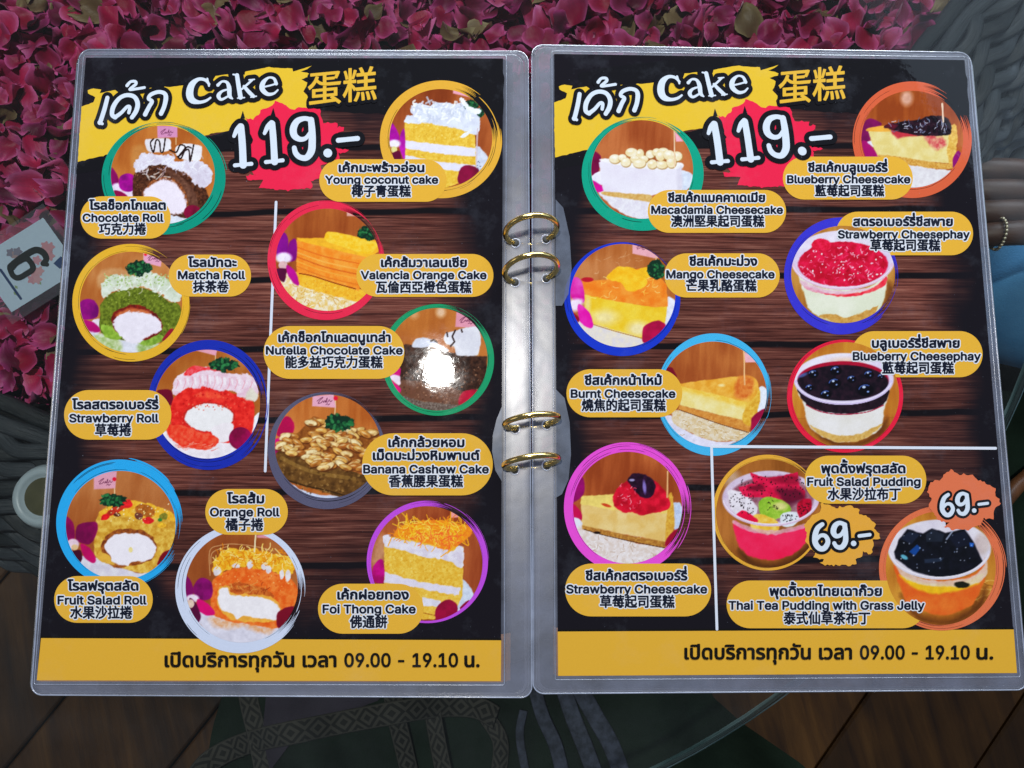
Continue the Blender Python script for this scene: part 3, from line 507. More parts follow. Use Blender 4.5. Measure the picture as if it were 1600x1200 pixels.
d = disc('burnt', B8, (1150, 476), (392, 388)); d.bg('#ba7846', '#98562e', .4)
d.flag([(1372, 165), (1440, 185), (1470, 240), (1385, 242)], '#ecb0b8'); d.poly('#e2e6f2', [(1475, 435), (1545, 445), (1540, 590), (1470, 600)]); d.poly('#dedaee', [(760, 640), (860, 640), (950, 740), (1150, 820), (1320, 820), (1150, 880), (950, 840), (800, 740)])
d.poly('#d2b890', [(862, 590), (1000, 620), (1200, 690), (1415, 755), (1390, 805), (1150, 818), (950, 742), (855, 680)], '#e2d4c0', nsc=16, warp=8); d.strands(['#f4ead8', '#b08c58'], 50, (900, 640, 1380, 800), 40, 4, .8)
d.poly('#c08040', [(900, 555), (1100, 605), (1300, 645), (1435, 675), (1412, 755), (1200, 692), (1000, 622), (895, 592)], '#d89c58', nsc=14, smooth=False, warp=4); d.line('#6a3a18', [(900, 590), (1000, 625), (1200, 695), (1410, 757)], 6)
d.poly('#e8d088', [(900, 415), (1100, 445), (1410, 535), (1375, 670), (1300, 652), (1100, 605), (905, 555)], '#f0e0a8', nsc=50, smooth=False, warp=4); d.poly('#e8b850', [(900, 410), (1100, 445), (1410, 530), (1400, 580), (1200, 520), (1000, 470), (905, 450)], '#f0cc70', nsc=24, warp=10, soft=14); d.poly('#cf9c3c', [(1395, 540), (1480, 425), (1490, 550), (1432, 700), (1365, 668)], '#e8bc5c', nsc=20, warp=6)
d.poly('#dc9a3c', [(905, 400), (1150, 365), (1350, 343), (1445, 350), (1484, 430), (1405, 530), (1200, 482), (980, 432)], '#ecb45c', nsc=40, warp=5); d.poly('#c86e34', [(1335, 350), (1440, 360), (1435, 460), (1385, 512), (1305, 492)], '#dc8c4c', nsc=20, soft=12); d.ell('#f6dca0', 1210, 410, 22, 10, soft=12); d.line('#ecb888', [(1375, 160), (1381, 405)], 10)
d.petal('#861442', [(1428, 710), (1440, 640), (1540, 580), (1530, 690), (1440, 755)], '#a41c50'); d.petal('#7a1430', [(780, 300), (840, 276), (872, 320), (876, 350)])

d = disc('strawck', C1, (457, 468), (352, 361)); d.bg('#bb7044', '#8f4a26', .5)
d.poly('#ccd6ee', [(745, 440), (812, 460), (806, 600), (750, 600)], '#b4c0dc', nsc=14); d.poly('#d8c6bc', [(105, 540), (165, 580), (500, 695), (700, 735), (620, 840), (400, 850), (190, 760)], '#ece2e2', nsc=18, warp=6); d.strands(['#f6f0f0', '#b89c88'], 60, (180, 630, 640, 810), 34, 4)
d.poly('#9c6c36', [(160, 570), (350, 625), (560, 665), (705, 682), (698, 730), (500, 690), (300, 645), (165, 608)], '#c2924e', nsc=12, smooth=False, warp=4); d.line('#4a2c14', [(175, 608), (300, 645), (500, 690), (695, 728)], 5); d.ell('#2c1810', 260, 630, 22, 9)
d.poly('#dcb674', [(158, 430), (400, 465), (540, 505), (725, 465), (757, 600), (702, 688), (560, 662), (350, 622), (162, 582)], '#e8ca92', nsc=60, smooth=False, warp=4); d.poly('#ecd07c', [(156, 395), (380, 382), (720, 395), (752, 395), (752, 505), (500, 505), (300, 472), (156, 442)], smooth=False, warp=6); d.poly('#ddb054', [(715, 400), (745, 385), (758, 590), (702, 688), (712, 500)], '#c89440', nsc=12, warp=4)
d.poly('#a80f2c', [(362, 425), (370, 380), (430, 310), (520, 280), (640, 298), (692, 360), (727, 420), (712, 482), (600, 512), (540, 518), (480, 492), (430, 502), (380, 462)], '#dc2444', nsc=40, warp=7); d.poly('#240e22', [(458, 295), (490, 252), (560, 254), (622, 290), (634, 360), (592, 405), (530, 392), (490, 335)], '#3c1a3a', nsc=22, warp=6); d.ell('#8878b4', 566, 335, 11, 42, -.1, soft=8); d.ell('#9890b4', 485, 290, 18, 8); d.strands(['#f8a4b0', '#f06078'], 22, (385, 320, 540, 480), 22, 4); d.ell('#c4502e', 320, 453, 32, 10, .3)
d.line('#dcaa7c', [(716, 235), (713, 400)], 10); d.petal('#9a1072', [(100, 390), (150, 278), (176, 290), (172, 382), (104, 435)], '#7a0c58'); d.petal('#b41252', [(104, 445), (158, 500), (158, 548), (108, 548)]); d.poly('#e8e6f4', [(106, 540), (150, 545), (165, 580), (110, 600)]); d.petal('#94123a', [(698, 715), (730, 640), (800, 598), (775, 680)])

d = disc('fruitpud', C2, (430, 506), (368, 382)); d.bg('#b07640', '#8a5828', .2); d.ell('#c8b8b4', 170, 260, 60, 60, soft=60, a=.6)
d.poly('#5c3818', [(220, 760), (380, 850), (560, 830), (700, 720), (760, 760), (560, 890), (300, 880)], soft=24)
d.ell('#c9b4cc', 445, 400, 340, 195, c2='#ddcfe0', nsc=60, soft=8); d.ell('#a8848c', 450, 405, 298, 160, c2='#8a5a68', nsc=40, soft=12)
d.poly('#e42454', [(190, 560), (300, 625), (480, 650), (705, 590), (695, 700), (620, 782), (500, 828), (380, 828), (280, 792), (208, 700)], '#ec3c66', nsc=120, soft=6)
d.poly('#e6dde6', [(145, 355), (240, 355), (345, 450), (338, 512), (280, 525), (185, 495)], warp=6); d.poly('#c4184a', [(300, 215), (420, 258), (632, 215), (645, 310), (694, 350), (690, 405), (540, 425), (380, 392), (260, 392), (216, 320), (330, 288)], '#e0305c', nsc=30, warp=8, smooth=False); d.poly('#581430', [(480, 330), (640, 335), (692, 400), (560, 450), (520, 400)], soft=20, a=.85); d.poly('#6a1230', [(290, 320), (380, 300), (400, 340), (310, 350)], soft=12, a=.8); d.poly('#7c1434', [(440, 260), (630, 240), (640, 300), (520, 300)], soft=14, a=.7)
d.poly('#82aa38', [(358, 432), (430, 388), (560, 430), (585, 492), (460, 556), (388, 532)], '#a4c454', nsc=24, warp=5); d.ell('#d0cc88', 515, 455, 48, 28, soft=22); d.strands(['#2c2418'], 14, (420, 420, 500, 480), 12, 5)
d.poly('#e2b048', [(306, 600), (345, 508), (490, 558), (494, 632), (400, 645)], '#f0cc70', nsc=30, warp=4); d.poly('#dce0e8', [(516, 525), (560, 495), (640, 500), (644, 552), (600, 595), (530, 592)], warp=5); d.poly('#c01642', [(636, 430), (728, 405), (722, 505), (650, 535)], '#94102e', nsc=20, warp=4); d.poly('#dc1a4c', [(205, 512), (260, 488), (350, 548), (330, 568), (240, 542)])
rs = np.random.RandomState(8)
for bx, n in (((155, 365, 325, 510), 46), ((530, 505, 635, 570), 22), ((240, 240, 680, 390), 70), ((645, 430, 715, 510), 18)):
    for k in range(n): d.ell('#1c1216', rs.uniform(bx[0], bx[2]), rs.uniform(bx[1], bx[3]), 6, 3.5, rs.uniform(0, 3), soft=3, a=.9)
d.poly('#d49cae', [(185, 555), (300, 600), (480, 625), (700, 575), (698, 605), (480, 655), (300, 632), (195, 590)], '#e8bcc8', nsc=24, a=.75); d.arc('#d6bcd4', 447, 398, 332, 190, 8, 172, 18); d.arc('#f0e4f0', 447, 390, 336, 192, 20, 172, 6)

d = disc('teapud', C3, (1165, 525), (286, 296)); d.bg('#ca9244', '#a86c2c', .3); d.line('#7c5224', [(1340, 600), (1330, 760), (1200, 815)], 26, .6); d.strands(['#d8a860', '#94622a'], 30, (1320, 560, 1450, 800), 60, 5, .6)
d.poly('#6e431c', [(960, 660), (1060, 760), (1200, 790), (1340, 710), (1400, 620), (1380, 740), (1220, 820), (1040, 790)], soft=20)
d.ell('#d2cad8', 1158, 425, 268, 152, c2='#e4dde6', nsc=60, soft=6); d.ell('#b8a090', 1380, 400, 40, 60, soft=24, a=.5)
d.poly('#d4602a', [(915, 485), (1000, 560), (1160, 590), (1330, 560), (1405, 470), (1375, 640), (1305, 732), (1180, 767), (1050, 742), (975, 680)], '#e07c3c', nsc=90, soft=5); d.poly('#e8b430', [(950, 560), (1060, 600), (1250, 610), (1380, 555), (1362, 605), (1250, 642), (1120, 657), (1015, 622)], soft=7); d.poly('#d6c2b4', [(918, 480), (1040, 570), (1200, 590), (1340, 560), (1408, 490), (1385, 585), (1250, 622), (1080, 612), (970, 570)], '#e4dad8', nsc=30, a=.8)
d.ell('#24241a', 1275, 612, 42, 17, .1, warp=5); d.poly('#12141c', [(922, 440), (945, 380), (990, 322), (1072, 345), (1120, 318), (1190, 340), (1290, 322), (1342, 400), (1384, 490), (1300, 562), (1150, 577), (1020, 542), (930, 475)], '#1a1c28', nsc=30, warp=3, smooth=False)
for c, P in (('#232a3c', [(958, 372), (1000, 335), (1056, 350), (1012, 402)]), ('#262c38', [(1088, 352), (1120, 325), (1182, 350), (1172, 388), (1090, 388)]), ('#1f4c88', [(1000, 440), (1042, 402), (1062, 420), (1030, 462)]), ('#1c2030', [(1200, 360), (1290, 330), (1325, 400), (1250, 420)]), ('#2c3648', [(1080, 480), (1180, 470), (1170, 490), (1082, 500)]), ('#3468b4', [(1314, 392), (1338, 395), (1332, 415), (1316, 412)])): d.poly(c, P, smooth=False, warp=1, soft=3)
d.ell('#6cacc0', 975, 468, 20, 10, .5); d.line('#a4acc0', [(1195, 375), (1225, 335)], 8, .8); d.dots(['#8a94ac', '#cdd4e2'], 34, (950, 340, 1340, 540), 3.5, a=.7); d.arc('#d8d0de', 1158, 428, 258, 150, 5, 175, 15); d.arc('#f2ecf4', 1158, 422, 261, 151, 12, 170, 5)
# ------------------------------------------------------------------ setting: floor under the glass table
def grid_xy(x0, x1, y0, y1, z):
    return [(x0, y0, z), (x1, y0, z), (x1, y1, z), (x0, y1, z)]
def mat_floor():
    m, nt, b = nm('floor_wood'); g = objco(nt)
    mp = N(nt, 'ShaderNodeMapping'); mp.inputs['Rotation'].default_value = (0, 0, R(-52)); nt.links.new(g, mp.inputs['Vector'])
    n = noise(nt, 1.0, 6, .6, scaled(nt, mp.outputs[0], (7, 70, 1)), .4); k = noise(nt, 6, 3, .6, g)
    c = ramp(nt, n, [(.3, '#352010'), (.55, '#583a18'), (.75, '#6c4a22')]); c2 = ramp(nt, k, [(.3, '#6c6c6c'), (.7, '#ffffff')])
    mx = N(nt, 'ShaderNodeMix', data_type='RGBA', blend_type='MULTIPLY'); mx.inputs[0].default_value = 1
    nt.links.new(c, mx.inputs[6]); nt.links.new(c2, mx.inputs[7]); nt.links.new(mx.outputs[2], b.inputs['Base Color'])
    b.inputs['Roughness'].default_value = .38; bump(nt, b, n, .35, .002); return m
FLOORM = mat_floor()
FZ = -0.40
link('floor', mesh('floor', grid_xy(-6, 6, -6, 6, FZ-.025), [(0, 1, 2, 3)]), mat_plain('floor_joint', '#1c120a', '#2a1a0e', 8, .8), kind='structure')
fl = bpy.data.objects['floor']
def box_mesh(name, lx, ly, lz, bev=.002):
    bm = bmesh.new(); bmesh.ops.create_cube(bm, size=1)
    for v in bm.verts: v.co = (v.co.x*lx, v.co.y*ly, v.co.z*lz)
    if bev: bmesh.ops.bevel(bm, geom=bm.edges[:], offset=bev, segments=1, affect='EDGES')
    me = bpy.data.meshes.new(name); bm.to_mesh(me); bm.free(); return me
plank = box_mesh('plank', 1.2, .118, .024); plank.materials.append(FLOORM)
an = R(52); dx, dy = math.cos(an), math.sin(an)
for i in range(-9, 10):
    for j in (-1, 0, 1):
        o = bpy.data.objects.new('plank', plank); COL.objects.link(o); o.parent = fl
        s = j*1.204+(i*.43 % 1.1); o.location = (dx*s-dy*i*.12, dy*s+dx*i*.12, FZ-.0115); o.rotation_euler = (0, 0, an)

# ------------------------------------------------------------------ the glass table
table = link('glass_table', None); table.location = (0, 0, 0)
tag(table, 'round table with clear glass top over grey woven rattan, filled with rose petals', 'table')
GC = (-.1020, .1478); GR = .3732; GT = -.0062; GB = -.0142
def mat_glass():
    m, nt, b = nm('clear_glass'); nt.nodes.remove(b); out = nt.nodes['Material Output']
    tr = N(nt, 'ShaderNodeBsdfTransparent'); tr.inputs[0].default_value = (.93, .97, .96, 1)
    gl = N(nt, 'ShaderNodeBsdfGlossy'); gl.inputs['Roughness'].default_value = .055
    fr = N(nt, 'ShaderNodeFresnel'); fr.inputs[0].default_value = 1.5
    mx = N(nt, 'ShaderNodeMixShader'); nt.links.new(fr.outputs[0], mx.inputs[0]); nt.links.new(tr.outputs[0], mx.inputs[1]); nt.links.new(gl.outputs[0], mx.inputs[2])
    # a light film of dust and wipe marks on the glass
    df = N(nt, 'ShaderNodeBsdfDiffuse'); df.inputs[0].default_value = (.6, .66, .7, 1)
    pos = N(nt, 'ShaderNodeNewGeometry').outputs['Position']; n = noise(nt, 22, 5, .65, pos)
    mr = N(nt, 'ShaderNodeMapRange'); mr.inputs[1].default_value = .3; mr.inputs[2].default_value = .8; mr.inputs[3].default_value = .0; mr.inputs[4].default_value = .015
    nt.links.new(n, mr.inputs[0]); m2 = N(nt, 'ShaderNodeMixShader'); nt.links.new(mr.outputs[0], m2.inputs[0]); nt.links.new(mx.outputs[0], m2.inputs[1]); nt.links.new(df.outputs[0], m2.inputs[2])
    nt.links.new(m2.outputs[0], out.inputs[0]); return m
def mat_glass_rim():
    m, nt, b = nm('glass_rim'); pos = N(nt, 'ShaderNodeNewGeometry').outputs['Position']
    n = noise(nt, 1, 3, .5, scaled(nt, pos, (30, 30, 900)))
    nt.links.new(ramp(nt, n, [(.35, '#3c5c60'), (.65, '#86a4ac')]), b.inputs['Base Color']); b.inputs['Roughness'].default_value = .25; b.inputs['Alpha'].default_value = .75; return m
def under_glass():
    n = 160; t = np.linspace(0, 2*math.pi, n, endpoint=False); c, s = np.cos(t), np.sin(t)
    ring = lambda r, z: [(GC[0]+r*a, GC[1]+r*b_, z) for a, b_ in zip(c, s)]
    v = ring(GR-.001, GT)+ring(GR, GT-.001)+ring(GR, GB+.001)+ring(GR-.001, GB)
    f = [tuple(range(n))]; mi = [0]
    for k in range(3):
        for i in range(n): j = (i+1) % n; f.append((k*n+i, (k+1)*n+i, (k+1)*n+j, k*n+j)); mi.append(1)
    me = mesh('glass_top', v, f); me.materials.append(mat_glass()); me.materials.append(mat_glass_rim()); me.polygons.foreach_set('material_index', mi)
    return link('glass_top', me, None, table)
under_glass()
# woven rattan rim: path of the inner edge of the rim
RIMPX = [(-400, 480), (-150, 575), (40, 648), (300, 745), (600, 790), (900, 740), (1180, 470), (1440, 85), (1560, -40), (1750, -230)]
rim = spline(UA(np.array(RIMPX, float), -.03), 26)
tan = np.gradient(rim, axis=0); tan /= np.linalg.norm(tan, axis=1)[:, None]
nrm = np.stack([tan[:, 1], -tan[:, 0], np.zeros(len(tan))], 1)           # points away from the petals
arc = np.concatenate([[0], np.cumsum(np.linalg.norm(np.diff(rim, axis=0), axis=1))])
def tube(name, P, w, h, up=(0, 0, 1), sides=8, twist=0):
    P = np.asarray(P, float); T = np.gradient(P, axis=0); T /= np.linalg.norm(T, axis=1)[:, None]+1e-12
    up = np.asarray(up, float); A = np.cross(T, up); A /= np.linalg.norm(A, axis=1)[:, None]+1e-9; B = np.cross(A, T)
    t = np.linspace(0, 2*math.pi, sides, endpoint=False); n = len(P); w = np.broadcast_to(w, (n,)); h = np.broadcast_to(h, (n,))
    v = (P[:, None]+A[:, None]*(np.cos(t)[None, :, None]*w[:, None, None]/2)+B[:, None]*(np.sin(t)[None, :, None]*h[:, None, None]/2)).reshape(-1, 3)
    f = [(i*sides+k, i*sides+(k+1) % sides, (i+1)*sides+(k+1) % sides, (i+1)*sides+k) for i in range(n-1) for k in range(sides)]
    f += [tuple(range(sides))[::-1], tuple((n-1)*sides+k for k in range(sides))]
    me = mesh(name, v, f, True); uv = me.uv_layers.new(name='strand'); L = np.concatenate([[0], np.cumsum(np.linalg.norm(np.diff(P, axis=0), axis=1))])
    vi = np.zeros(len(me.loops), np.int32); me.loops.foreach_get('vertex_index', vi)
    q = np.stack([np.cos(t)[vi % sides]*.5+.5, L[vi//sides]*100], 1); uv.data.foreach_set('uv', q.astype(np.float32).ravel()); return me
def mat_rattan(c1, c2):
    m, nt, b = nm('grey_rattan'); uv = N(nt, 'ShaderNodeUVMap', uv_map='strand').outputs[0]
    g = noise(nt, 1, 3, .6, scaled(nt, uv, (26, .5, 1))); nt.links.new(ramp(nt, g, [(.3, c1), (.7, c2)]), b.inputs['Base Color'])
    b.inputs['Roughness'].default_value = .42; bump(nt, b, g, .9, .0006); return m
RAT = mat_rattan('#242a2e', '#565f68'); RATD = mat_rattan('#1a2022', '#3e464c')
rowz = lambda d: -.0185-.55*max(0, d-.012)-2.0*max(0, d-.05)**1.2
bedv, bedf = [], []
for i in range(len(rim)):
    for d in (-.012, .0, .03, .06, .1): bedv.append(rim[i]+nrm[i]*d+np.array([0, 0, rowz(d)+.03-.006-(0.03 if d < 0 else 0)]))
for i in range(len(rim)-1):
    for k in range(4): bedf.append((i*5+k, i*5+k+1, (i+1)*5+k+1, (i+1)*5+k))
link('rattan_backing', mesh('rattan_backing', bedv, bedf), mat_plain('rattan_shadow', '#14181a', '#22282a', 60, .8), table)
for j in range(17):
    d = .001+j*.0058 if j > 1 else (-.003, .006)[j]; P = []; W = []
    fine = np.linspace(0, arc[-1], 420)
    cx = [np.interp(fine, arc, rim[:, k]) for k in range(3)]; nx = [np.interp(fine, arc, nrm[:, k]) for k in range(3)]
    amp = 1 if j > 1 else .15; ph = math.pi*(j % 2)
    wv = np.sin(fine/.042*2*math.pi+ph+j*.35)
    dd = d+amp*.0030*np.sin(fine/.042*2*math.pi+ph*.5+j*.35+1.0)
    zz = np.array([rowz(x) for x in dd])+amp*.0026*wv
    P = np.stack([cx[0]+nx[0]*dd, cx[1]+nx[1]*dd, zz], 1)
    link('rattan_strand', tube('rattan_strand', P, .0085 if j < 2 else .0078, .0055 if j < 2 else .0036), RAT if j % 3 else RATD, table)
# wrapped bindings that bundle the two edge canes
for k, a in enumerate(np.arange(.02, arc[-1], .046)):
    c = np.array([np.interp(a, arc, rim[:, q]) for q in range(3)]); t_ = np.array([np.interp(a, arc, tan[:, q]) for q in range(3)]); n_ = np.array([np.interp(a, arc, nrm[:, q]) for q in range(3)])
    th = np.linspace(-.2, math.pi+.2, 14)
    P = [c+n_*(.0015-.0105*math.cos(x))+t_*(.004*x)+np.array([0, 0, .03-.0218+.0068*math.sin(x)-.0015]) - np.array([0, 0, .0]) for x in th]
    P = np.array(P); P[:, 2] += -.03
    link('rattan_binding', tube('rattan_binding', P, .0085, .0022, up=tuple(t_)), RATD, table)
# clear rubber pad that carries the glass
PAD = U(66, 776, GB-.0014)
def lathe(name, prof, n=36):
    v = [(r*math.cos(2*math.pi*i/n), r*math.sin(2*math.pi*i/n), z) for r, z in prof for i in range(n)]
    f = [(k*n+i, k*n+(i+1) % n, (k+1)*n+(i+1) % n, (k+1)*n+i) for k in range(len(prof)-1) for i in range(n)]
    return mesh(name, v, f, True)
m, nt, b = nm('frosted_silicone'); b.inputs['Base Color'].default_value = (.56, .68, .76, 1); b.inputs['Roughness'].default_value = .35; b.inputs['Subsurface Weight'].default_value = .3; b.inputs['Subsurface Radius'].default_value = (.01, .01, .01)
bump(nt, b, noise(nt, 400, 3, .6, objco(nt)), .2, .0005); SIL = m
pad = link('glass_pad', lathe('glass_pad', [(.0001, -.0015), (.0090, -.0015), (.0104, .0004), (.0118, .0012), (.0138, .0008), (.0156, -.003), (.0162, -.008), (.015, -.010), (.0001, -.010)]), SIL, table, label='frosted round rubber pad under the glass', loc=PAD)
disc_ = link('pad_disc', lathe('pad_disc', [(.0001, -.0004), (.0088, -.0004), (.0092, -.0010), (.0092, -.0014)]), mat_plain('olive_rubber', '#57563e', '#66644a', 60, .5), pad, loc=(0, 0, 0))
# tray floor under the petals
tray = [tuple(p) for p in rim]+[(1.0, 1.2, -.03), (-1.0, 1.2, -.03)]
tray = [(p[0], p[1], -.056) for p in tray]
link('petal_tray', mesh('petal_tray', tray, [tuple(range(len(tray)))]), mat_plain('tray_dark', '#1a0a10', '#2c1018', 40, .9), table)

# ------------------------------------------------------------------ rose petals under the glass
def mat_petal(cs, name):
    m, nt, b = nm(name); oi = N(nt, 'ShaderNodeObjectInfo').outputs['Random']
    at = N(nt, 'ShaderNodeAttribute', attribute_name='rim'); g = objco(nt)
    base = ramp(nt, oi, [(k/(len(cs)-1), c[0]) for k, c in enumerate(cs)]); edge = ramp(nt, oi, [(k/(len(cs)-1), c[1]) for k, c in enumerate(cs)])
    n = noise(nt, 1, 4, .6, scaled(nt, g, (160, 900, 160)), .5)
    f = math_(nt, 'MULTIPLY', at.outputs['Fac'], math_(nt, 'ADD', n, .45), True)
    c = vmix(nt, f, base, edge); c = vmix(nt, math_(nt, 'MULTIPLY', math_(nt, 'SUBTRACT', n, .5), .9, True), c, lin('#2a0814'))
    nt.links.new(c, b.inputs['Base Color']); b.inputs['Roughness'].default_value = .48; b.inputs['Specular IOR Level'].default_value = .35
    b.inputs['Sheen Weight'].default_value = .4; b.inputs['Sheen Tint'].default_value = (1, .5, .75, 1); b.inputs['Sheen Roughness'].default_value = .35
    b.inputs['Subsurface Weight'].default_value = .0; bump(nt, b, n, .35, .0012); return m
PINK = mat_petal([('#8c063c', '#f860b4'), ('#aa0a44', '#ff78c8'), ('#4c0428', '#cc3c94'), ('#cc1254', '#ff8cd4'), ('#90062a', '#f850a0')], 'rose_petal')
TAN = mat_petal([('#6a5236', '#a08c64'), ('#8a7450', '#c8b88c'), ('#5a4630', '#8c7850')], 'faded_petal')
def petal_mesh(seed):
    rs = random.Random(seed); nu, nv = 8, 8; L = rs.uniform(.0105, .0145); W = L*rs.uniform(.78, 1.0); cup = rs.uniform(.25, .9); roll = rs.uniform(-.2, .9); tw = rs.uniform(-.5, .5); v = []; e = []
    ph = [rs.uniform(0, 6.28) for _ in range(4)]
    for i in range(nu):
        s = i/(nu-1)
        for j in range(nv):
            t = j/(nv-1)*2-1
            wid = W*(math.sin(math.pi*min(1, (.10+.86*s)**.75))**.7)*.5+.0003
            x = L*(s-.5)+.0006*math.sin(7*t+ph[0])*s; y = t*wid*(1+.10*math.sin(5*s+ph[1])+.05*math.sin(11*s+ph[2]))
            z = cup*.0042*(t*t)*(.5+s*.6)+roll*.006*max(0, s-.55)**1.6*3.2 + .0016*math.sin(7*t+ph[2])*s*s+tw*.004*t*s+.0012*math.sin(6*s+ph[3]+2*t)
            v.append((x, y, z)); e.append(max(s**3.6, abs(t)**4.2*.85))
    f = [(i*nv+j, (i+1)*nv+j, (i+1)*nv+j+1, i*nv+j+1) for i in range(nu-1) for j in range(nv-1)]
    me = mesh('rose_petal', v, f, True); at = me.attributes.new('rim', 'FLOAT', 'POINT'); at.data.foreach_set('value', np.array(e, np.float32)); return me
PM = [petal_mesh(k) for k in range(14)]; TM = [petal_mesh(k+50) for k in range(6)]
for me in PM: me.materials.append(PINK)
for me in TM: me.materials.append(TAN)
rp = random.Random(11)
rimpx = spline(np.array(RIMPX, float), 10)
def in_tray(x, y):
    lim = np.interp(x, rimpx[:, 0], rimpx[:, 1]); return y < lim-10
def visible(x, y):
    return -40 < x < 1640 and -50 < y and (y < 100 or x < 128-(y-80)*.06 or 800 < x < 860)
cand = []
tries = 0
cells = {}
def far(x, y, r, lay):
    for (a, b_) in cells.get(lay, []):
        if (a-x)**2+(b_-y)**2 < r*r: return False
    return True
for lay, (z0, z1, r, nmax) in enumerate(((-.048, -.040, 17, 520), (-.037, -.028, 18, 460), (-.027, -.0200, 21, 330))):
    k = 0; c = 0
    while k < 20000 and c < nmax:
        k += 1; x = rp.uniform(-70, 1660); y = rp.uniform(-80, 760)
        if lay == 2 and -60 < x < 150 and 310 < y < 510: continue
        if not visible(x, y) or not in_tray(x, y+14) or not far(x, y, r, lay): continue
        cells.setdefault(lay, []).append((x, y)); c += 1
        cand.append((lay, x, y, rp.uniform(z0, z1)))
cand.sort(key=lambda q: (-q[0], rp.random()))
loose = []
for i, (lay, x, y, z) in enumerate(cand):
    pale = rp.random() < .115
    me = rp.choice(TM if pale else PM)
    sc = rp.uniform(.85, 1.3)
    tilt = .65 if lay < 2 else .55
    rot = Matrix.Rotation(rp.uniform(0, 6.28), 4, 'Z') @ Matrix.Rotation(rp.gauss(0, tilt)+(math.pi if rp.random() < .35 else 0), 4, 'X') @ Matrix.Rotation(rp.gauss(0, tilt), 4, 'Y')
    M = Matrix.Translation(U(x, y, z)) @ rot @ Matrix.Scale(sc, 4)
    if i < 330 and (0 <= x <= 1600 and y > -12):
        o = bpy.data.objects.new('faded_petal' if pale else 'rose_petal', me); COL.objects.link(o); o.matrix_world = M
        if pale: tag(o, 'dried tan petal among the crimson rose petals under the glass', 'petal', 'faded tan petals under the glass')
        else: tag(o, 'dried crimson rose petal in the loose layer under the glass', 'petal', 'rose petals under the glass')
    else: loose.append((me, M, pale))
for pale in (False, True):
    bm = bmesh.new(); lay_ = None
    vs, fs, es = [], [], []
    for me, M, p in loose:
        if p != pale: continue
        o = len(vs); vs += [tuple(M @ v.co) for v in me.vertices]; fs += [tuple(o+i for i in q.vertices) for q in me.polygons]; es += [a.value for a in me.attributes['rim'].data]
    bm.free(); me = mesh('petal_bed', vs, fs, True); me.attributes.new('rim', 'FLOAT', 'POINT').data.foreach_set('value', np.array(es, np.float32))
    link('faded_petal_bed' if pale else 'rose_petal_bed', me, TAN if pale else PINK, kind='stuff', label='tan petals deeper in the pile under the glass' if pale else 'crimson petals deeper in the pile under the glass')

# ------------------------------------------------------------------ laminated table number
CZ = -.0170
card = link('table_number_card', None, loc=U(43, 414, CZ)); tag(card, 'small laminated white card with a black 6, under the glass on petals', 'table number')
cardinv = Vector(card.location)
def flat(name, P, z, mat, parent, off=(0, 0, 0), smooth=False, kind=None, label=None, zz=None):
    """flat piece outlined in photo points at level z; coordinates relative to the parent's position"""
    P = spline(P, 6, True) if smooth else np.asarray(P, float)
    W = UA(P, z if zz is None else zz); W[:, 2] = z; W -= np.array(off)
    if np.sum(W[:, 0]*np.roll(W[:, 1], -1)-np.roll(W[:, 0], -1)*W[:, 1]) < 0: W = W[::-1]
    return link(name, mesh(name, W, [tuple(range(len(W)))]), mat, parent, label, kind)
def plain(col, rough=.5, alpha=None, var=.06):
    m, nt, b = nm('paint'); c = lin(col); n = noise(nt, 500, 3, .6, objco(nt)); nt.links.new(vmix(nt, n, [x*(1-var) for x in c], [min(1, x*(1+var)) for x in c]), b.inputs['Base Color']); b.inputs['Roughness'].default_value = rough
    if alpha is not None: b.inputs['Alpha'].default_value = alpha
    return m
off = tuple(card.location)
a_ = np.array([.58, .81]); b_ = np.array([.85, -.53]); O = np.array([18., 488.])
K = lambda s, t: tuple(O+b_*s-a_*t)
flat('laminate', [(67, 318), (150, 423), (19, 507), (-62, 402)], CZ-.0002, mat_clear('card_laminate', (.5, .5, .62), .16, .2), card, off)
flat('card_paper', [(67.5, 340), (125.5, 421), (18, 488), (-40, 407)], CZ, plain('#cce4ff'), card, off)
def strip(name, P, w, z, mat, parent, off=(0, 0, 0), cap=True, zj=0.0, label=None):
    """stroke of varying width through photo points, as one flat mesh with round ends"""
    return link(name, stroke_mesh([(P, w)], z, off, zj), mat, parent, label)
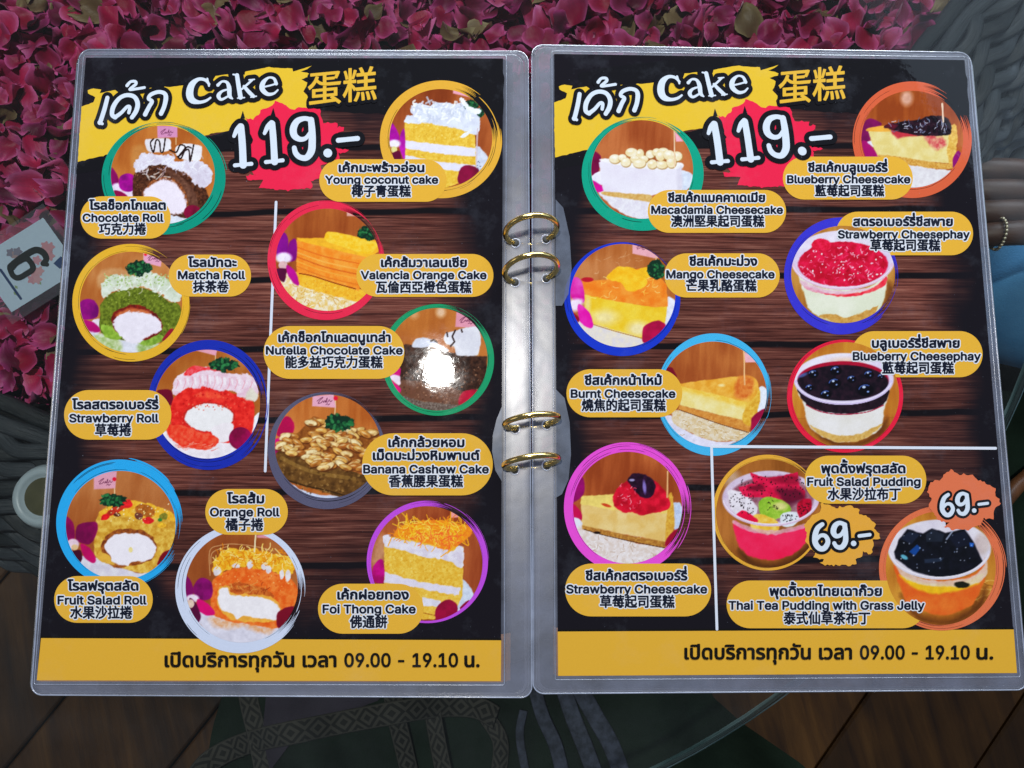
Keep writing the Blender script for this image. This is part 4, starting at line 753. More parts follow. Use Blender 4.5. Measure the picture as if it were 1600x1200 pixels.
def stroke_mesh(strokes, z, off=(0, 0, 0), zj=2e-6, grow=0.0, fn=None):
    v, f = [], []; lev = 0
    for P, w in strokes:
        P = np.asarray(P, float)
        if not np.iterable(w): w = [w]*len(P)
        if len(P) > 2:
            q = spline(np.c_[P, np.asarray(w, float)], 8); P, w = q[:, :2], q[:, 2]
        w = np.asarray(w, float)+grow
        T = np.gradient(P, axis=0); T /= np.linalg.norm(T, axis=1)[:, None]+1e-9; Nn = np.stack([-T[:, 1], T[:, 0]], 1)
        pieces = []
        n = len(P); L = P+Nn*w[:, None]/2; Rr = P-Nn*w[:, None]/2
        for i in range(n-1): pieces.append([L[i], L[i+1], Rr[i+1], Rr[i]])
        cs = []
        for i in (0, n-1) if n > 1 else (0,):
            t = np.linspace(0, 2*math.pi, 20, endpoint=False); pieces.append(P[i]+np.stack([np.cos(t), np.sin(t)], 1)*w[i]/2)
        for i in range(1, n-1):
            if np.dot(T[i-1], T[i+1]) < .985: t = np.linspace(0, 2*math.pi, 16, endpoint=False); pieces.append(P[i]+np.stack([np.cos(t), np.sin(t)], 1)*w[i]/2)
        for q in pieces:
            q = np.array(q)
            if fn: q = np.array([fn(p) for p in q])
            W = UA(q, 0 if z > -.01 else z); W[:, 2] = z+lev*zj; lev += 1
            W -= np.array(off)
            if np.sum(W[:, 0]*np.roll(W[:, 1], -1)-np.roll(W[:, 0], -1)*W[:, 1]) < 0: W = W[::-1]
            o = len(v); v += [tuple(p) for p in W]; f.append(tuple(range(o, o+len(W))))
    return mesh('stroke', v, f)
BL = plain('#2a3234', .4)
zc = lambda p: (p[0]/6, 320+p[1]/6)
for px_, c in (((425, 385), '#d49aa8'), ((470, 395), '#d49aa8'), ((440, 440), '#d8a4b0'), ((470, 480), '#d49aa8'), ((330, 640), '#d4a0ac'), ((370, 620), '#d8a8b2'), ((300, 700), '#d49cac'), ((350, 700), '#d8a8b4'), ((345, 520), '#d8a0b2'), ((100, 450), '#8a8aa0'), ((165, 440), '#8a8aa0'), ((150, 470), '#b09aa0')):
    t = np.linspace(0, 2*math.pi, 18, endpoint=False); rr = 40+10*np.cos(5*t)
    flat('printed_flower', [zc((px_[0]+a*math.cos(q), px_[1]+a*math.sin(q))) for a, q in zip(rr, t)], CZ+.00004+px_[0]*1.6e-7, plain(c), card, off)
for px_ in ((150, 770), (370, 730), (140, 830)): flat('printed_leaf', [zc((px_[0]-14, px_[1]-16)), zc((px_[0]+14, px_[1]-6)), zc((px_[0]+16, px_[1]+20)), zc((px_[0]-8, px_[1]+10))], CZ+.00005, plain('#9ab48c'), card, off)
flat('printed_leaf', [zc((500, 550)), zc((570, 480)), zc((640, 560)), zc((560, 600))], CZ+.00006, plain('#2c4c80'), card, off)
DG = [([(440, 560), (400, 555)], 40), ([(405, 550), (435, 505), (400, 445), (330, 425), (235, 475), (130, 555)], [50, 56, 62, 62, 66, 70]), ([(130, 555), (95, 585), (120, 660), (175, 685), (260, 640), (310, 600), (290, 540), (240, 505), (160, 545), (115, 590)], [56, 52, 50, 52, 52, 52, 52, 54, 50, 52])]
card_digit = link('digit', stroke_mesh(DG, CZ+.00016, off, 2e-6, fn=zc), BL, card)
link('underline', stroke_mesh([([(5, 610), (195, 880)], 24)], CZ+.0001, off, fn=zc), plain('#2c4878'), card)

# ------------------------------------------------------------------ dark patterned cloth below the glass
def mat_cloth(c1, c2):
    m, nt, b = nm('dark_cloth'); g = objco(nt); n = noise(nt, 14, 5, .6, g)
    nt.links.new(ramp(nt, n, [(.3, c1), (.7, c2)]), b.inputs['Base Color']); b.inputs['Roughness'].default_value = .9; b.inputs['Specular IOR Level'].default_value = .1
    bump(nt, b, noise(nt, 900, 2, .5, g), .4, .0006); return m
cloth = link('patterned_cloth', None, loc=U(720, 1150, -.13)); tag(cloth, 'dark green cloth with grey diamond patterned ribbons, below the glass bottom edge', 'cloth'); off = tuple(cloth.location)
def sheet(rows, nx, zf):
    v = []
    for y, xl, xr in rows:
        for i in range(nx):
            x = xl+(xr-xl)*i/(nx-1); z = zf(x, y); p = U(x, y, z); v.append((p[0]-off[0], p[1]-off[1], p[2]-off[2]))
    f = [(j*nx+i, (j+1)*nx+i, (j+1)*nx+i+1, j*nx+i+1) for j in range(len(rows)-1) for i in range(nx-1)]; return mesh('cloth', v, f, True)
zf = lambda x, y: -.135+.012*math.sin(x/70+y/160)+.008*math.sin(x/31-y/60)-.00004*abs(x-700)
yy = [960, 1000, 1040, 1070, 1090, 1110, 1130, 1150, 1170, 1190, 1210, 1250, 1300]
L_ = lambda y: np.interp(y, [960, 1090, 1140, 1200, 1300], [370, 346, 331, 322, 300]); R_ = lambda y: np.interp(y, [960, 1085, 1130, 1200, 1300], [1060, 1110, 1160, 1262, 1350])
link('cloth', sheet([(y, L_(y), R_(y)) for y in yy], 60, zf), mat_cloth('#121d17', '#26352b'), cloth)
link('lining', sheet([(y, np.interp(y, [1040, 1200], [420, 405]), np.interp(y, [1040, 1095, 1140, 1200], [640, 590, 470, 425])) for y in (1040, 1070, 1095, 1120, 1140, 1170, 1200)], 14, lambda x, y: zf(x, y)+.003), mat_cloth('#34303a', '#464250'), cloth)
def mat_ribbon():
    m, nt, b = nm('woven_ribbon'); uv = N(nt, 'ShaderNodeUVMap', uv_map='strand').outputs[0]
    s = N(nt, 'ShaderNodeSeparateXYZ'); nt.links.new(uv, s.inputs[0]); u, v = s.outputs[0], s.outputs[1]
    au = math_(nt, 'ABSOLUTE', math_(nt, 'SUBTRACT', u, .5)); av = math_(nt, 'ABSOLUTE', math_(nt, 'SUBTRACT', math_(nt, 'FRACT', math_(nt, 'MULTIPLY', v, .62)), .5))
    d = math_(nt, 'ADD', math_(nt, 'MULTIPLY', au, 1.0), av)
    k = math_(nt, 'GREATER_THAN', math_(nt, 'FRACT', math_(nt, 'MULTIPLY', d, 3.0)), .5)
    e = math_(nt, 'GREATER_THAN', au, .42); k = math_(nt, 'MAXIMUM', k, e)
    n = noise(nt, 1, 3, .6, scaled(nt, uv, (30, 14, 1))); f = math_(nt, 'MULTIPLY', k, math_(nt, 'ADD', math_(nt, 'MULTIPLY', n, .9), .35), True)
    nt.links.new(vmix(nt, f, lin('#161815'), lin('#474640')), b.inputs['Base Color']); b.inputs['Roughness'].default_value = .8; bump(nt, b, f, .5, .0008); return m
RIB = mat_ribbon(); RIB2 = mat_plain('reflection_streak', '#2a303c', '#4a5164', 200, .85)
def ribbon(P, wpx, dz, mat, label=None):
    P = spline(np.array(P, float), 10); W = np.array([U(x, y, zf(x, y)+dz) for x, y in P])-np.array(off); w = wpx*.50/1200
    link('ribbon', tube('ribbon', W, w, .0012, sides=12), mat, cloth, label)
ribbon([(300, 1225), (330, 1188), (390, 1160), (480, 1140), (560, 1124), (640, 1110), (700, 1103), (745, 1106), (775, 1122)], 33, .010, RIB)
ribbon([(384, 1060), (390, 1100), (402, 1150), (412, 1200), (420, 1240)], 29, .006, RIB); ribbon([(612, 1060), (617, 1110), (630, 1165), (645, 1230)], 27, .006, RIB)
ribbon([(675, 1060), (676, 1110), (684, 1160), (698, 1230)], 25, .006, RIB); ribbon([(735, 1085), (760, 1120), (782, 1160), (778, 1215)], 24, .008, RIB)
for P, w in (([(835, 1075), (848, 1120), (868, 1165), (880, 1215)], 20), ([(880, 1075), (895, 1120), (915, 1170), (935, 1225)], 24), ([(905, 1075), (930, 1120), (955, 1165), (975, 1220)], 26), ([(818, 1110), (812, 1150), (822, 1210)], 12)): ribbon(P, w, .007, RIB2, 'blue grey strip put in for a reflection streak')  # these strips stand in for blurred bluish reflections of fringes

# ------------------------------------------------------------------ seat and person at the right
seat = link('seat_cushion', None, loc=U(1620, 700, -.2)); tag(seat, 'dark green seat cushion seen through the glass at the right edge', 'cushion'); off = tuple(seat.location)
def pillow(cx, cy, z, rx, ry, rz, off):
    v, f = [], []; nu, nv = 24, 10
    for j in range(nv+1):
        a = math.pi*j/nv
        for i in range(nu):
            b__ = 2*math.pi*i/nu; sx = math.copysign(abs(math.cos(b__))**.5, math.cos(b__)); sy = math.copysign(abs(math.sin(b__))**.5, math.sin(b__)); q = math.sin(a)**.4
            v.append((cx+rx*sx*q-off[0], cy+ry*sy*q-off[1], z+rz*math.cos(a)-off[2]))
    f = [(j*nu+i, j*nu+(i+1) % nu, (j+1)*nu+(i+1) % nu, (j+1)*nu+i) for j in range(nv) for i in range(nu)]; return mesh('pad', v, f, True)
c_ = U(1640, 690, -.23); link('cushion_cover', pillow(c_[0]+.03, c_[1], -.235, .085, .16, .03, off), mat_cloth('#101c16', '#22342a'), seat)
link('cushion_piping', tube('cushion_piping', [np.array(U(x, y, -.19))-np.array(off) for x, y in ((1530, 850), (1570, 782), (1590, 758), (1640, 715))], .011, .011), mat_plain('brown_cane', '#4a2f1c', '#6a4428', 60, .4), seat, label='brown cane edge of the seat')
person = link('person', None, loc=U(1650, 380, -.1)); tag(person, 'person in blue trousers resting one hand with a thin chain, at the right edge', 'person'); off = tuple(person.location)
def skin_body(name, chains, mat, sub=2):
    """chains: [(parent key or None, key, photo x, photo y, z, radius)]"""
    idx, v, e, r = {}, [], [], []
    for pk, k, x, y, z, rad in chains:
        p = U(x, y, z); idx[k] = len(v); v.append((p[0]-off[0], p[1]-off[1], p[2]-off[2])); r.append(rad)
        if pk is not None: e.append((idx[pk], idx[k]))
    me = bpy.data.meshes.new(name); me.from_pydata(v, e, []); o = link(name, me, None, person)
    sm = o.modifiers.new('skin', 'SKIN'); sm.use_smooth_shade = True
    for i, q in enumerate(me.skin_vertices[0].data): q.radius = (r[i], r[i]); q.use_root = (i == 0)
    o.modifiers.new('sub', 'SUBSURF').levels = sub; o.modifiers['sub'].render_levels = sub; me.materials.append(mat); return o
m, nt, b = nm('skin'); g = objco(nt); n = noise(nt, 90, 5, .6, g); nt.links.new(ramp(nt, n, [(.3, '#3c251b'), (.7, '#54382b')]), b.inputs['Base Color']); b.inputs['Roughness'].default_value = .5; bump(nt, b, noise(nt, 500, 3, .6, g), .25, .0006); SKIN = m
Z = -.075
ch = [(None, 'elbow', 2250, 560, Z-.06, .040), ('elbow', 'fore', 2020, 470, Z-.03, .034), ('fore', 'wrist', 1800, 385, Z-.008, .024), ('wrist', 'palm', 1725, 350, Z, .026), ('palm', 'knuck', 1690, 330, Z, .022)]
for nme, y0, y1, y2, x3, rr in (('index', 285, 268, 264, 1478, .0082), ('middle', 312, 300, 299, 1462, .0085), ('ring', 338, 331, 333, 1474, .0083), ('little', 362, 363, 372, 1500, .0080)):
    ch += [('knuck', nme+'1', 1650, y0, Z+.004, rr*1.12), (nme+'1', nme+'2', 1590, y1, Z+.007, rr), (nme+'2', nme+'3', 1535, (y1+y2)/2, Z+.003, rr*.95), (nme+'3', nme+'4', x3, y2, Z-.006, rr*.8)]
ch += [('palm', 'thumb1', 1735, 415, Z-.004, .0105), ('thumb1', 'thumb2', 1690, 432, Z-.004, .0098), ('thumb2', 'thumb3', 1650, 430, Z-.008, .008)]
skin_body('body', ch, SKIN)
m, nt, b = nm('gold_chain'); b.inputs['Base Color'].default_value = (.75, .68, .5, 1); b.inputs['Metallic'].default_value = .9; bump(nt, b, noise(nt, 300, 2, .5, objco(nt)), .1, .0003); CHN = m
bv, bf = [], []
for k in range(26):
    t = 2*math.pi*k/26; p = np.array(U(1557, 365, Z+.005))-np.array(off)+np.array([.0006*math.sin(2*t), .0092*math.cos(t), .0092*math.sin(t)])
    bm = bmesh.new(); bmesh.ops.create_icosphere(bm, subdivisions=1, radius=.0011); o0 = len(bv); bv += [tuple(np.array(v_.co)+p) for v_ in bm.verts]; bf += [tuple(o0+q.index for q in f_.verts) for f_ in bm.faces]; bm.free()
link('chain_ring', mesh('chain_ring', bv, bf, True), CHN, person)
jean = mat_cloth('#2c6ea4', '#5a9ccc')
skin_body('trousers', [(None, 'hip', 2300, 700, -.17, .075), ('hip', 'thigh', 1950, 530, -.155, .068), ('thigh', 'mid', 1700, 470, -.15, .060), ('mid', 'knee', 1560, 455, -.152, .054), ('knee', 'shin', 1530, 470, -.22, .046), ('shin', 'ankle', 1560, 500, -.36, .034)], jean)
# ------------------------------------------------------------------ the menu
menu = link('menu_book', None); tag(menu, 'open laminated cake menu of two printed sheets held by four gold rings', 'menu')
PHOTO = mat_photo()
LZ = 3.5e-5
def quad_round(P, r, n=7):
    """four photo corners, each rounded by r photo points"""
    P = [np.array(p, float) for p in P]; out = []
    for i in range(4):
        a, b, c = P[i-1], P[i], P[(i+1) % 4]; u = (a-b)/np.linalg.norm(a-b); w = (c-b)/np.linalg.norm(c-b)
        for k in range(n+1):
            t = math.pi/2*k/n; out.append(b+u*r*(1-math.sin(t))+w*r*(1-math.cos(t)))
    return np.array(out)
PRINTS = ([(134, 90), (786, 91.3), (782.6, 1064.3), (57.5, 1063)], [(865.8, 84.2), (1507, 93.8), (1589, 1051.5), (872, 1056)])
SLEEVES = ([(124, 77), (825, 80), (831, 1090), (48, 1086)], [(831, 70), (1516, 82), (1606, 1078), (833, 1084)])
SLV = mat_clear('film_sleeve', (.62, .70, 1.0), .08, .26, 1.2); SLVL = mat_clear('lower_sleeve', (.58, .66, .98), .022, .30, .7)
SEAM = mat_clear('sleeve_edge', (.66, .74, .98), .34, .18, 1.6); PATCH = mat_clear('reinforcing_patch', (.50, .58, .78), .20, .2, 1.0)
WOOD = mat_wood_print(); LOWP = ink('#17151b')
def slab(name, P, z0, z1, mat, parent):
    A = UA(P, 0); n = len(A)
    if np.sum(A[:, 0]*np.roll(A[:, 1], -1)-np.roll(A[:, 0], -1)*A[:, 1]) < 0: A = A[::-1]
    v = [(p[0], p[1], z1) for p in A]+[(p[0], p[1], z0) for p in A]
    f = [tuple(range(n)), tuple(range(2*n-1, n-1, -1))]+[(i, i+n, (i+1) % n+n, (i+1) % n) for i in range(n)]
    return link(name, mesh(name, v, f), mat, parent)
def loop_tube(name, P, z, w, mat, parent):
    A = UA(np.r_[P, P[:2]], 0); A[:, 2] = z; return link(name, tube(name, A, w, w, sides=6), mat, parent)
def wood_sheet(corners, parent):
    c = [np.array(p, float) for p in corners]; n = 14; v, f, uv = [], [], []
    H = homog(((0, 1), (1, 1), (1, 0), (0, 0)), corners)
    for j in range(n+1):
        for i in range(n+1):
            x, y = H((i/n, j/n)); v.append(U(x, y, 0)); uv.append((i/n, j/n))
    f = [(j*(n+1)+i, j*(n+1)+i+1, (j+1)*(n+1)+i+1, (j+1)*(n+1)+i) for j in range(n) for i in range(n)]
    me = mesh('menu_page', v, f); l = me.uv_layers.new(name='page'); vi = np.zeros(len(me.loops), np.int32); me.loops.foreach_get('vertex_index', vi)
    l.data.foreach_set('uv', np.array(uv, np.float32)[vi].ravel()); return link('menu_page', me, WOOD, parent)
def homog(src, dst):
    A, b = [], []
    for (x, y), (X, Y) in zip(src, dst): A += [[x, y, 1, 0, 0, 0, -X*x, -X*y], [0, 0, 0, x, y, 1, -Y*x, -Y*y]]; b += [X, Y]
    h = np.append(np.linalg.solve(np.array(A, float), np.array(b, float)), 1).reshape(3, 3)
    def fn(p): q = h @ np.array([p[0], p[1], 1.0]); return (q[0]/q[2], q[1]/q[2])
    return fn
pages = []
for s in (0, 1):
    pg = wood_sheet(PRINTS[s], menu); pg['label'] = ('left printed sheet with rolls and cakes', 'right printed sheet with cheesecakes and puddings')[s]; pages.append(pg)
    P = quad_round(SLEEVES[s], 17); slab('film_sleeve', P, -.0005, -.00006, SLV, pg); loop_tube('sleeve_edge', P, -.0002, .0009, SEAM, pg)
    Q = quad_round([np.array(p)+np.array(d)*(9, 9) for p, d in zip(PRINTS[s], ((-.4, -.5), (.6, -.5), (.6, .7), (-.5, .7)))], 3); loop_tube('laminate_ridge', Q, -.00005, .0005, SEAM, pg)
    # the sleeves stacked underneath fan out a little, with their own printed sheets inside
    rs = random.Random(5+s)
    for k in range(1, 7):
        sg = (-1, 1)[s]; dx = sg*(k*1.7+rs.uniform(-.5, .5)); dy = rs.uniform(-2.2, 1.2); ta = rs.uniform(-.0016, .0016)
        mv = lambda p, q=1.0, ix=0: (p[0]+dx*q-ix-ta*(p[1]-600), p[1]+dy*q+ta*(p[0]-800))
        z1 = -.0006-(k-1)*.00082
        low = slab('lower_sleeve', quad_round([mv(p, 1.0, 0) for p in SLEEVES[s]], 17), z1-.0005, z1, SLVL, menu); loop_tube('sleeve_edge', quad_round([mv(p) for p in SLEEVES[s]], 17), z1-.0002, .0008, SEAM, low)
        if k < 6:
            ex = 3.0*k if s == 0 else -1.2*k
            pr = [PRINTS[s][0], (PRINTS[s][1][0]+(ex if s == 0 else 0), PRINTS[s][1][1]), (PRINTS[s][2][0]+(ex if s == 0 else 0), PRINTS[s][2][1]), PRINTS[s][3]]
            if s == 1: pr = [(pr[0][0]+ex, pr[0][1]), pr[1], pr[2], (pr[3][0]+ex, pr[3][1])]
            inset = [(p[0]+(2 if i in (0, 3) else 0)*(1 if s == 0 else 0)-(2 if i in (1, 2) else 0)*(1 if s == 1 else 0), p[1]+(.8 if i < 2 else 2.2*(1 if s == 0 else .3))) for i, p in enumerate(pr)]
            A = UA(np.array(inset), 0); A[:, 2] = z1+.0002; A = A[::-1]
            link('lower_sheet', mesh('lower_sheet', A, [(0, 1, 2, 3)]), LOWP, low)
            h = homog(((0, 0), (1, 0), (1, 1), (0, 1)), inset)
            A = UA(np.array([h((0, .93)), h((1, .93)), h((1, 1)), h((0, 1))]), 0); A[:, 2] = z1+.00024; A = A[::-1]
            link('lower_band', mesh('lower_band', A, [(0, 1, 2, 3)]), ink('#d8a06a'), low)
# reinforcing film around the ring holes
for s, P in ((1, [(868, 312), (880, 325), (890, 370), (893, 420), (888, 460), (878, 478), (868, 478)]), (1, [(868, 608), (882, 622), (890, 660), (892, 710), (888, 750), (878, 772), (868, 778)]), (0, [(784, 636), (776, 655), (770, 680), (769, 705), (774, 735), (784, 752)])):
    o = flat('reinforcing_patch', P, LZ*11, PATCH, pages[s], smooth=False, zz=0)
# ---- gold rings
GOLD, nt, b = nm('gold_ring'); b.inputs['Base Color'].default_value = (.95, .70, .26, 1); b.inputs['Metallic'].default_value = 1; b.inputs['Roughness'].default_value = .16; bump(nt, b, noise(nt, 260, 3, .6, objco(nt)), .25, .0006)
SHD = mat_plain('punched_hole', '#30302e', '#4a4a48', 300, .6)
def ring(xl, xr, yb, lift, tiltdeg):
    a = np.array(U(xl, yb, -.002)); c = np.array(U(xr, yb, -.002)); mid = (a+c)/2; rad = np.linalg.norm(c-a)/2*1.0
    t = np.linspace(R(-56), R(236), 56); tl = R(tiltdeg); ex = np.array([1, 0, 0]); ez = np.array([0, math.sin(tl), math.cos(tl)])
    ctr = mid+ez*rad*.80
    P = np.array([ctr+ex*rad*math.cos(q)*1.06+ez*rad*math.sin(q)*lift for q in t]); P[:, 1] += (P[:, 0]-mid[0])*.13
    r = link('binder_ring', tube('binder_ring', P-ctr, .0028, .0028, up=(0, 1, .05), sides=12), GOLD, menu, loc=tuple(ctr))
    t = np.linspace(R(236), R(304), 16); Pb = np.array([ctr+ex*rad*math.cos(q)*1.06+ez*rad*math.sin(q)*lift for q in t])
    link('ring_closure', tube('ring_closure', Pb-ctr, .0018, .0018, up=(0, 1, .05), sides=10), GOLD, r)
    for q in (-1, 1):
        h = np.array([mid[0]+q*rad*.64, mid[1]+q*rad*.64*.13, .00018])
        hl = link('ring_hole', lathe('ring_hole', [(.0001, 0), (.0017, 0), (.0017, -.0001)], 20), SHD, r, loc=tuple(h-ctr))
        link('hole_rim', lathe('hole_rim', [(.0019, 0), (.0022, .0002), (.0025, 0)], 20), SEAM, r, loc=tuple(h-ctr))
for q in ((792, 866, 379, .95, 20), (791, 867, 440, .93, 22), (791, 868, 668, .78, 14), (790, 868, 731, .80, 15)): ring(*q)

# ---- printed colour fields
YEL = '#efc534'; AMB = '#efb73b'; NAVY = '#141a2c'; HALO = '#e9edf6'; BLK = '#15151b'; WHT = '#dfeaf8'; RED = '#f5264e'
def jag(P, amp, step, seed, spike=.15):
    rs = random.Random(seed); out = []; P = [np.array(p, float) for p in P]
    for i in range(len(P)):
        a, b = P[i], P[(i+1) % len(P)]; L = np.linalg.norm(b-a); n = max(1, int(L/step)); d = (b-a)/max(L, 1e-6); nn = np.array([d[1], -d[0]])
        for k in range(n):
            q = rs.uniform(-1, 1)*amp+(rs.uniform(1, 3.2)*amp if rs.random() < spike else 0); out.append(a+(b-a)*k/n+(nn*q if k or amp else 0))
    return out
LEFT_TO = (lambda p: p, homog(PRINTS[0], PRINTS[1]))
def mirror(P, s): return [LEFT_TO[s](p) for p in P]
v4, v5 = V(C4), V(C5)
YB = [(121.5, 253), (127.5, 167), (146, 160), (149, 152), (138, 146), (137, 141), (146, 138), (158, 140), (156, 146), (166, 143), (180, 141), (186, 145), (200, 139), (265, 136), (305, 131), (334, 125), (337, 119), (357, 116), (382, 117), (383, 112), (417, 105.5), (457, 107), (458, 112), (479, 105.5), (487, 103), (480, 108), (470, 112), (480, 114), (492, 119), (478, 121), (471, 124), (480, 129), (479, 135), (474, 143), (481, 152), (478, 160), (480, 169), (470, 185), (440, 196), (380, 201), (345, 206.5), (330, 208.5), (318, 213), (250, 226), (165, 242), (150, 246), (140, 248)]
RB = [v5(p) for p in [(240, 520), (300, 528), (350, 490), (390, 440), (470, 410), (490, 368), (550, 390), (600, 420), (640, 450), (690, 425), (760, 430), (870, 438), (876, 480), (900, 558), (1022, 560), (1020, 600), (1076, 592), (1070, 620), (1030, 640), (1000, 700), (1030, 780), (1122, 790), (1100, 808), (1030, 810), (1040, 862), (880, 920), (890, 980), (862, 1030), (795, 1055), (810, 1105), (700, 1118), (600, 1130), (420, 1116), (352, 1112), (372, 1080), (390, 1042), (250, 1040), (242, 1010), (330, 1002), (250, 940), (300, 700)]]
G119 = [([(142, 672), (168, 618), (196, 585)], [30, 42, 44]), ([(200, 592), (210, 700), (216, 800), (220, 918)], [58, 60, 60, 62]), ([(150, 921), (220, 914), (290, 908)], [34, 30, 34]),
        ([(402, 648), (430, 592), (462, 558)], [30, 42, 44]), ([(466, 566), (476, 680), (482, 780), (488, 890)], [54, 56, 56, 60]), ([(414, 893), (488, 886), (556, 878)], [34, 30, 34]),
        ([(800, 534), (742, 522), (680, 545), (648, 605), (655, 665), (700, 698), (752, 690), (790, 640)], [42, 40, 52, 60, 58, 44, 36, 28]), ([(798, 534), (806, 620), (808, 720), (800, 800), (760, 855), (705, 852), (668, 818), (655, 772)], [52, 58, 62, 62, 52, 46, 46, 40]),
        ([(940, 816), (941, 817)], 74), ([(1030, 708), (1110, 700), (1194, 692)], [42, 40, 42])]
GKEK = [([(228, 345), (206, 430), (180, 510), (172, 528)], [30, 32, 32, 34]), ([(175, 528), (190, 536)], 22), ([(285, 488), (262, 468), (272, 410), (315, 350), (370, 326), (425, 338), (450, 385), (440, 440), (408, 490)], [34, 32, 34, 30, 30, 32, 34, 34, 30]), ([(285, 488), (330, 455), (372, 412), (392, 415), (385, 455)], [30, 26, 24, 26, 24]),
        ([(372, 256), (398, 228), (432, 226), (436, 246), (392, 284), (440, 280), (500, 270)], [24, 20, 22, 22, 20, 20, 20]), ([(505, 468), (535, 410), (556, 372), (530, 352), (548, 322), (600, 303), (645, 312), (658, 345), (645, 410), (622, 462)], [32, 30, 28, 26, 28, 28, 30, 34, 32, 32])]
GCAKE = [([(975, 245), (945, 214), (895, 210), (848, 250), (832, 315), (850, 362), (900, 378), (950, 368), (985, 345)], [18, 22, 26, 46, 54, 48, 26, 20, 14]), ([(962, 205), (974, 258)], 14),
         ([(1040, 252), (1070, 226), (1105, 232), (1122, 270), (1126, 330), (1146, 352)], [24, 16, 22, 32, 30, 12]), ([(1118, 282), (1070, 298), (1044, 330), (1065, 358), (1118, 332)], [12, 18, 30, 20, 14]),
         ([(1180, 180), (1192, 260), (1206, 342)], [30, 32, 34]), ([(1152, 174), (1185, 180)], 12), ([(1185, 348), (1235, 344)], 10), ([(1215, 282), (1255, 248), (1292, 214)], [14, 16, 16]), ([(1268, 214), (1308, 210)], 10), ([(1232, 262), (1265, 300), (1300, 334)], [22, 28, 26]), ([(1282, 341), (1322, 334)], 10),
         ([(1368, 268), (1420, 256), (1468, 242)], 13), ([(1468, 242), (1452, 205), (1412, 198), (1372, 235), (1366, 282), (1404, 318), (1450, 314), (1480, 288)], [26, 20, 16, 34, 38, 28, 18, 12])]
G69 = [([(808, 582), (775, 610), (758, 660), (760, 715), (790, 752), (825, 748), (848, 705), (830, 665), (795, 662), (768, 690)], [30, 36, 40, 40, 38, 38, 34, 30, 26, 24]), ([(968, 585), (930, 572), (898, 592), (886, 635), (905, 665), (940, 655), (962, 615)], [30, 30, 38, 40, 32, 28, 22]), ([(965, 585), (972, 650), (970, 705), (945, 742), (910, 740), (892, 715)], [34, 36, 38, 36, 30, 28]), ([(1028, 716), (1029, 717)], 38), ([(1068, 664), (1142, 655)], 25)]
SPIKE = [[(196, 520), (217, 455), (236, 520)], [(452, 500), (476, 430), (496, 500)]]
def splash69(P): return P
S1 = [V(C2)(p) for p in [(850, 440), (905, 470), (975, 455), (1060, 470), (1070, 510), (1140, 540), (1180, 580), (1172, 610), (1205, 650), (1218, 682), (1160, 690), (1170, 730), (1150, 790), (1092, 770), (1090, 810), (1040, 830), (1050, 862), (960, 866), (860, 868), (800, 858), (820, 830), (745, 815), (760, 780), (720, 740), (690, 700), (700, 640), (680, 590), (715, 545), (740, 520), (790, 500), (800, 465), (795, 440)]]
S2 = [V(C3)(p) for p in [(1215, 15), (1262, 42), (1330, 40), (1358, 72), (1420, 95), (1450, 110), (1450, 150), (1478, 190), (1440, 215), (1440, 270), (1390, 262), (1375, 300), (1310, 322), (1240, 325), (1180, 310), (1210, 290), (1150, 275), (1130, 240), (1100, 205), (1118, 160), (1095, 130), (1112, 80), (1170, 65), (1180, 40)]]
def f69b(p): q = V(C2)(p); z = ((q[0]-C3[0])*C3[2], (q[1]-C3[1])*C3[2]); z = ((z[0]-500)*.83+1163, (z[1]-290)*.83+137); return V(C3)(z)
def poly_print(name, P, level, col, parent, label=None): return flat(name, P, LZ*level, ink(col), parent, label=label, zz=0)
DARKT = [(134, 93), (786, 93), (786, 178), (700, 188), (600, 178), (480, 172), (479, 108), (300, 131), (190, 138), (170, 142), (168, 122), (205, 112), (260, 104), (330, 96)]
for s in (0, 1):
    pg = pages[s]
    poly_print('printed_shade', jag(mirror(DARKT[1:], s), .7, 9, 9), 1, '#141318', pg)
    poly_print('printed_shade', jag(mirror([(120.5, 256), (345, 208), (420, 190), (420, 228), (330, 236), (250, 246), (170, 262), (119, 272)], s), .8, 7, 8), 1, '#141318', pg)
    poly_print('yellow_brush', jag(mirror(YB, s), .35, 3.5, 3, .04), 2, YEL, pg); poly_print('red_splash', jag(mirror(RB, s), .7, 3.2, 7, .18), 3, RED, pg)
    rs = random.Random(3)
    for nme, gl, vw, gr in (('price', G119, v5, 86), ('thai_title', GKEK, v4, 56), ('english_title', GCAKE, v4, 64)):
        fn = (lambda p, vw=vw, s=s: LEFT_TO[s](vw(p)))
        link(nme+'_outline', stroke_mesh(gl, LZ*9, grow=gr, fn=fn, zj=1e-7), ink(BLK), pg); link(nme+'_lettering', stroke_mesh(gl, LZ*11, fn=fn, zj=1e-7), ink(WHT), pg)
    for tri in SPIKE: poly_print('price_outline', mirror([v5(p) for p in tri], s), 9.6, BLK, pg)
    bar = ([(64.2, 997), (783.2, 1000.5), PRINTS[0][2], PRINTS[0][3]], [(871.3, 986.8), (1583.8, 983.5), PRINTS[1][2], PRINTS[1][3]])[s]
    poly_print('amber_band', bar, 1.5, '#eab338', pg); poly_print('band_line', [(bar[0][0], bar[0][1]-3), (bar[1][0], bar[1][1]-3), bar[1], bar[0]], 1.6, '#15130f', pg)
for P, w in (([(431.5, 316), (423, 520), (414.5, 736)], 4.2),): link('divider_line', stroke_mesh([(P, w)], LZ*2.5), ink('#dfe4f4'), pages[0])
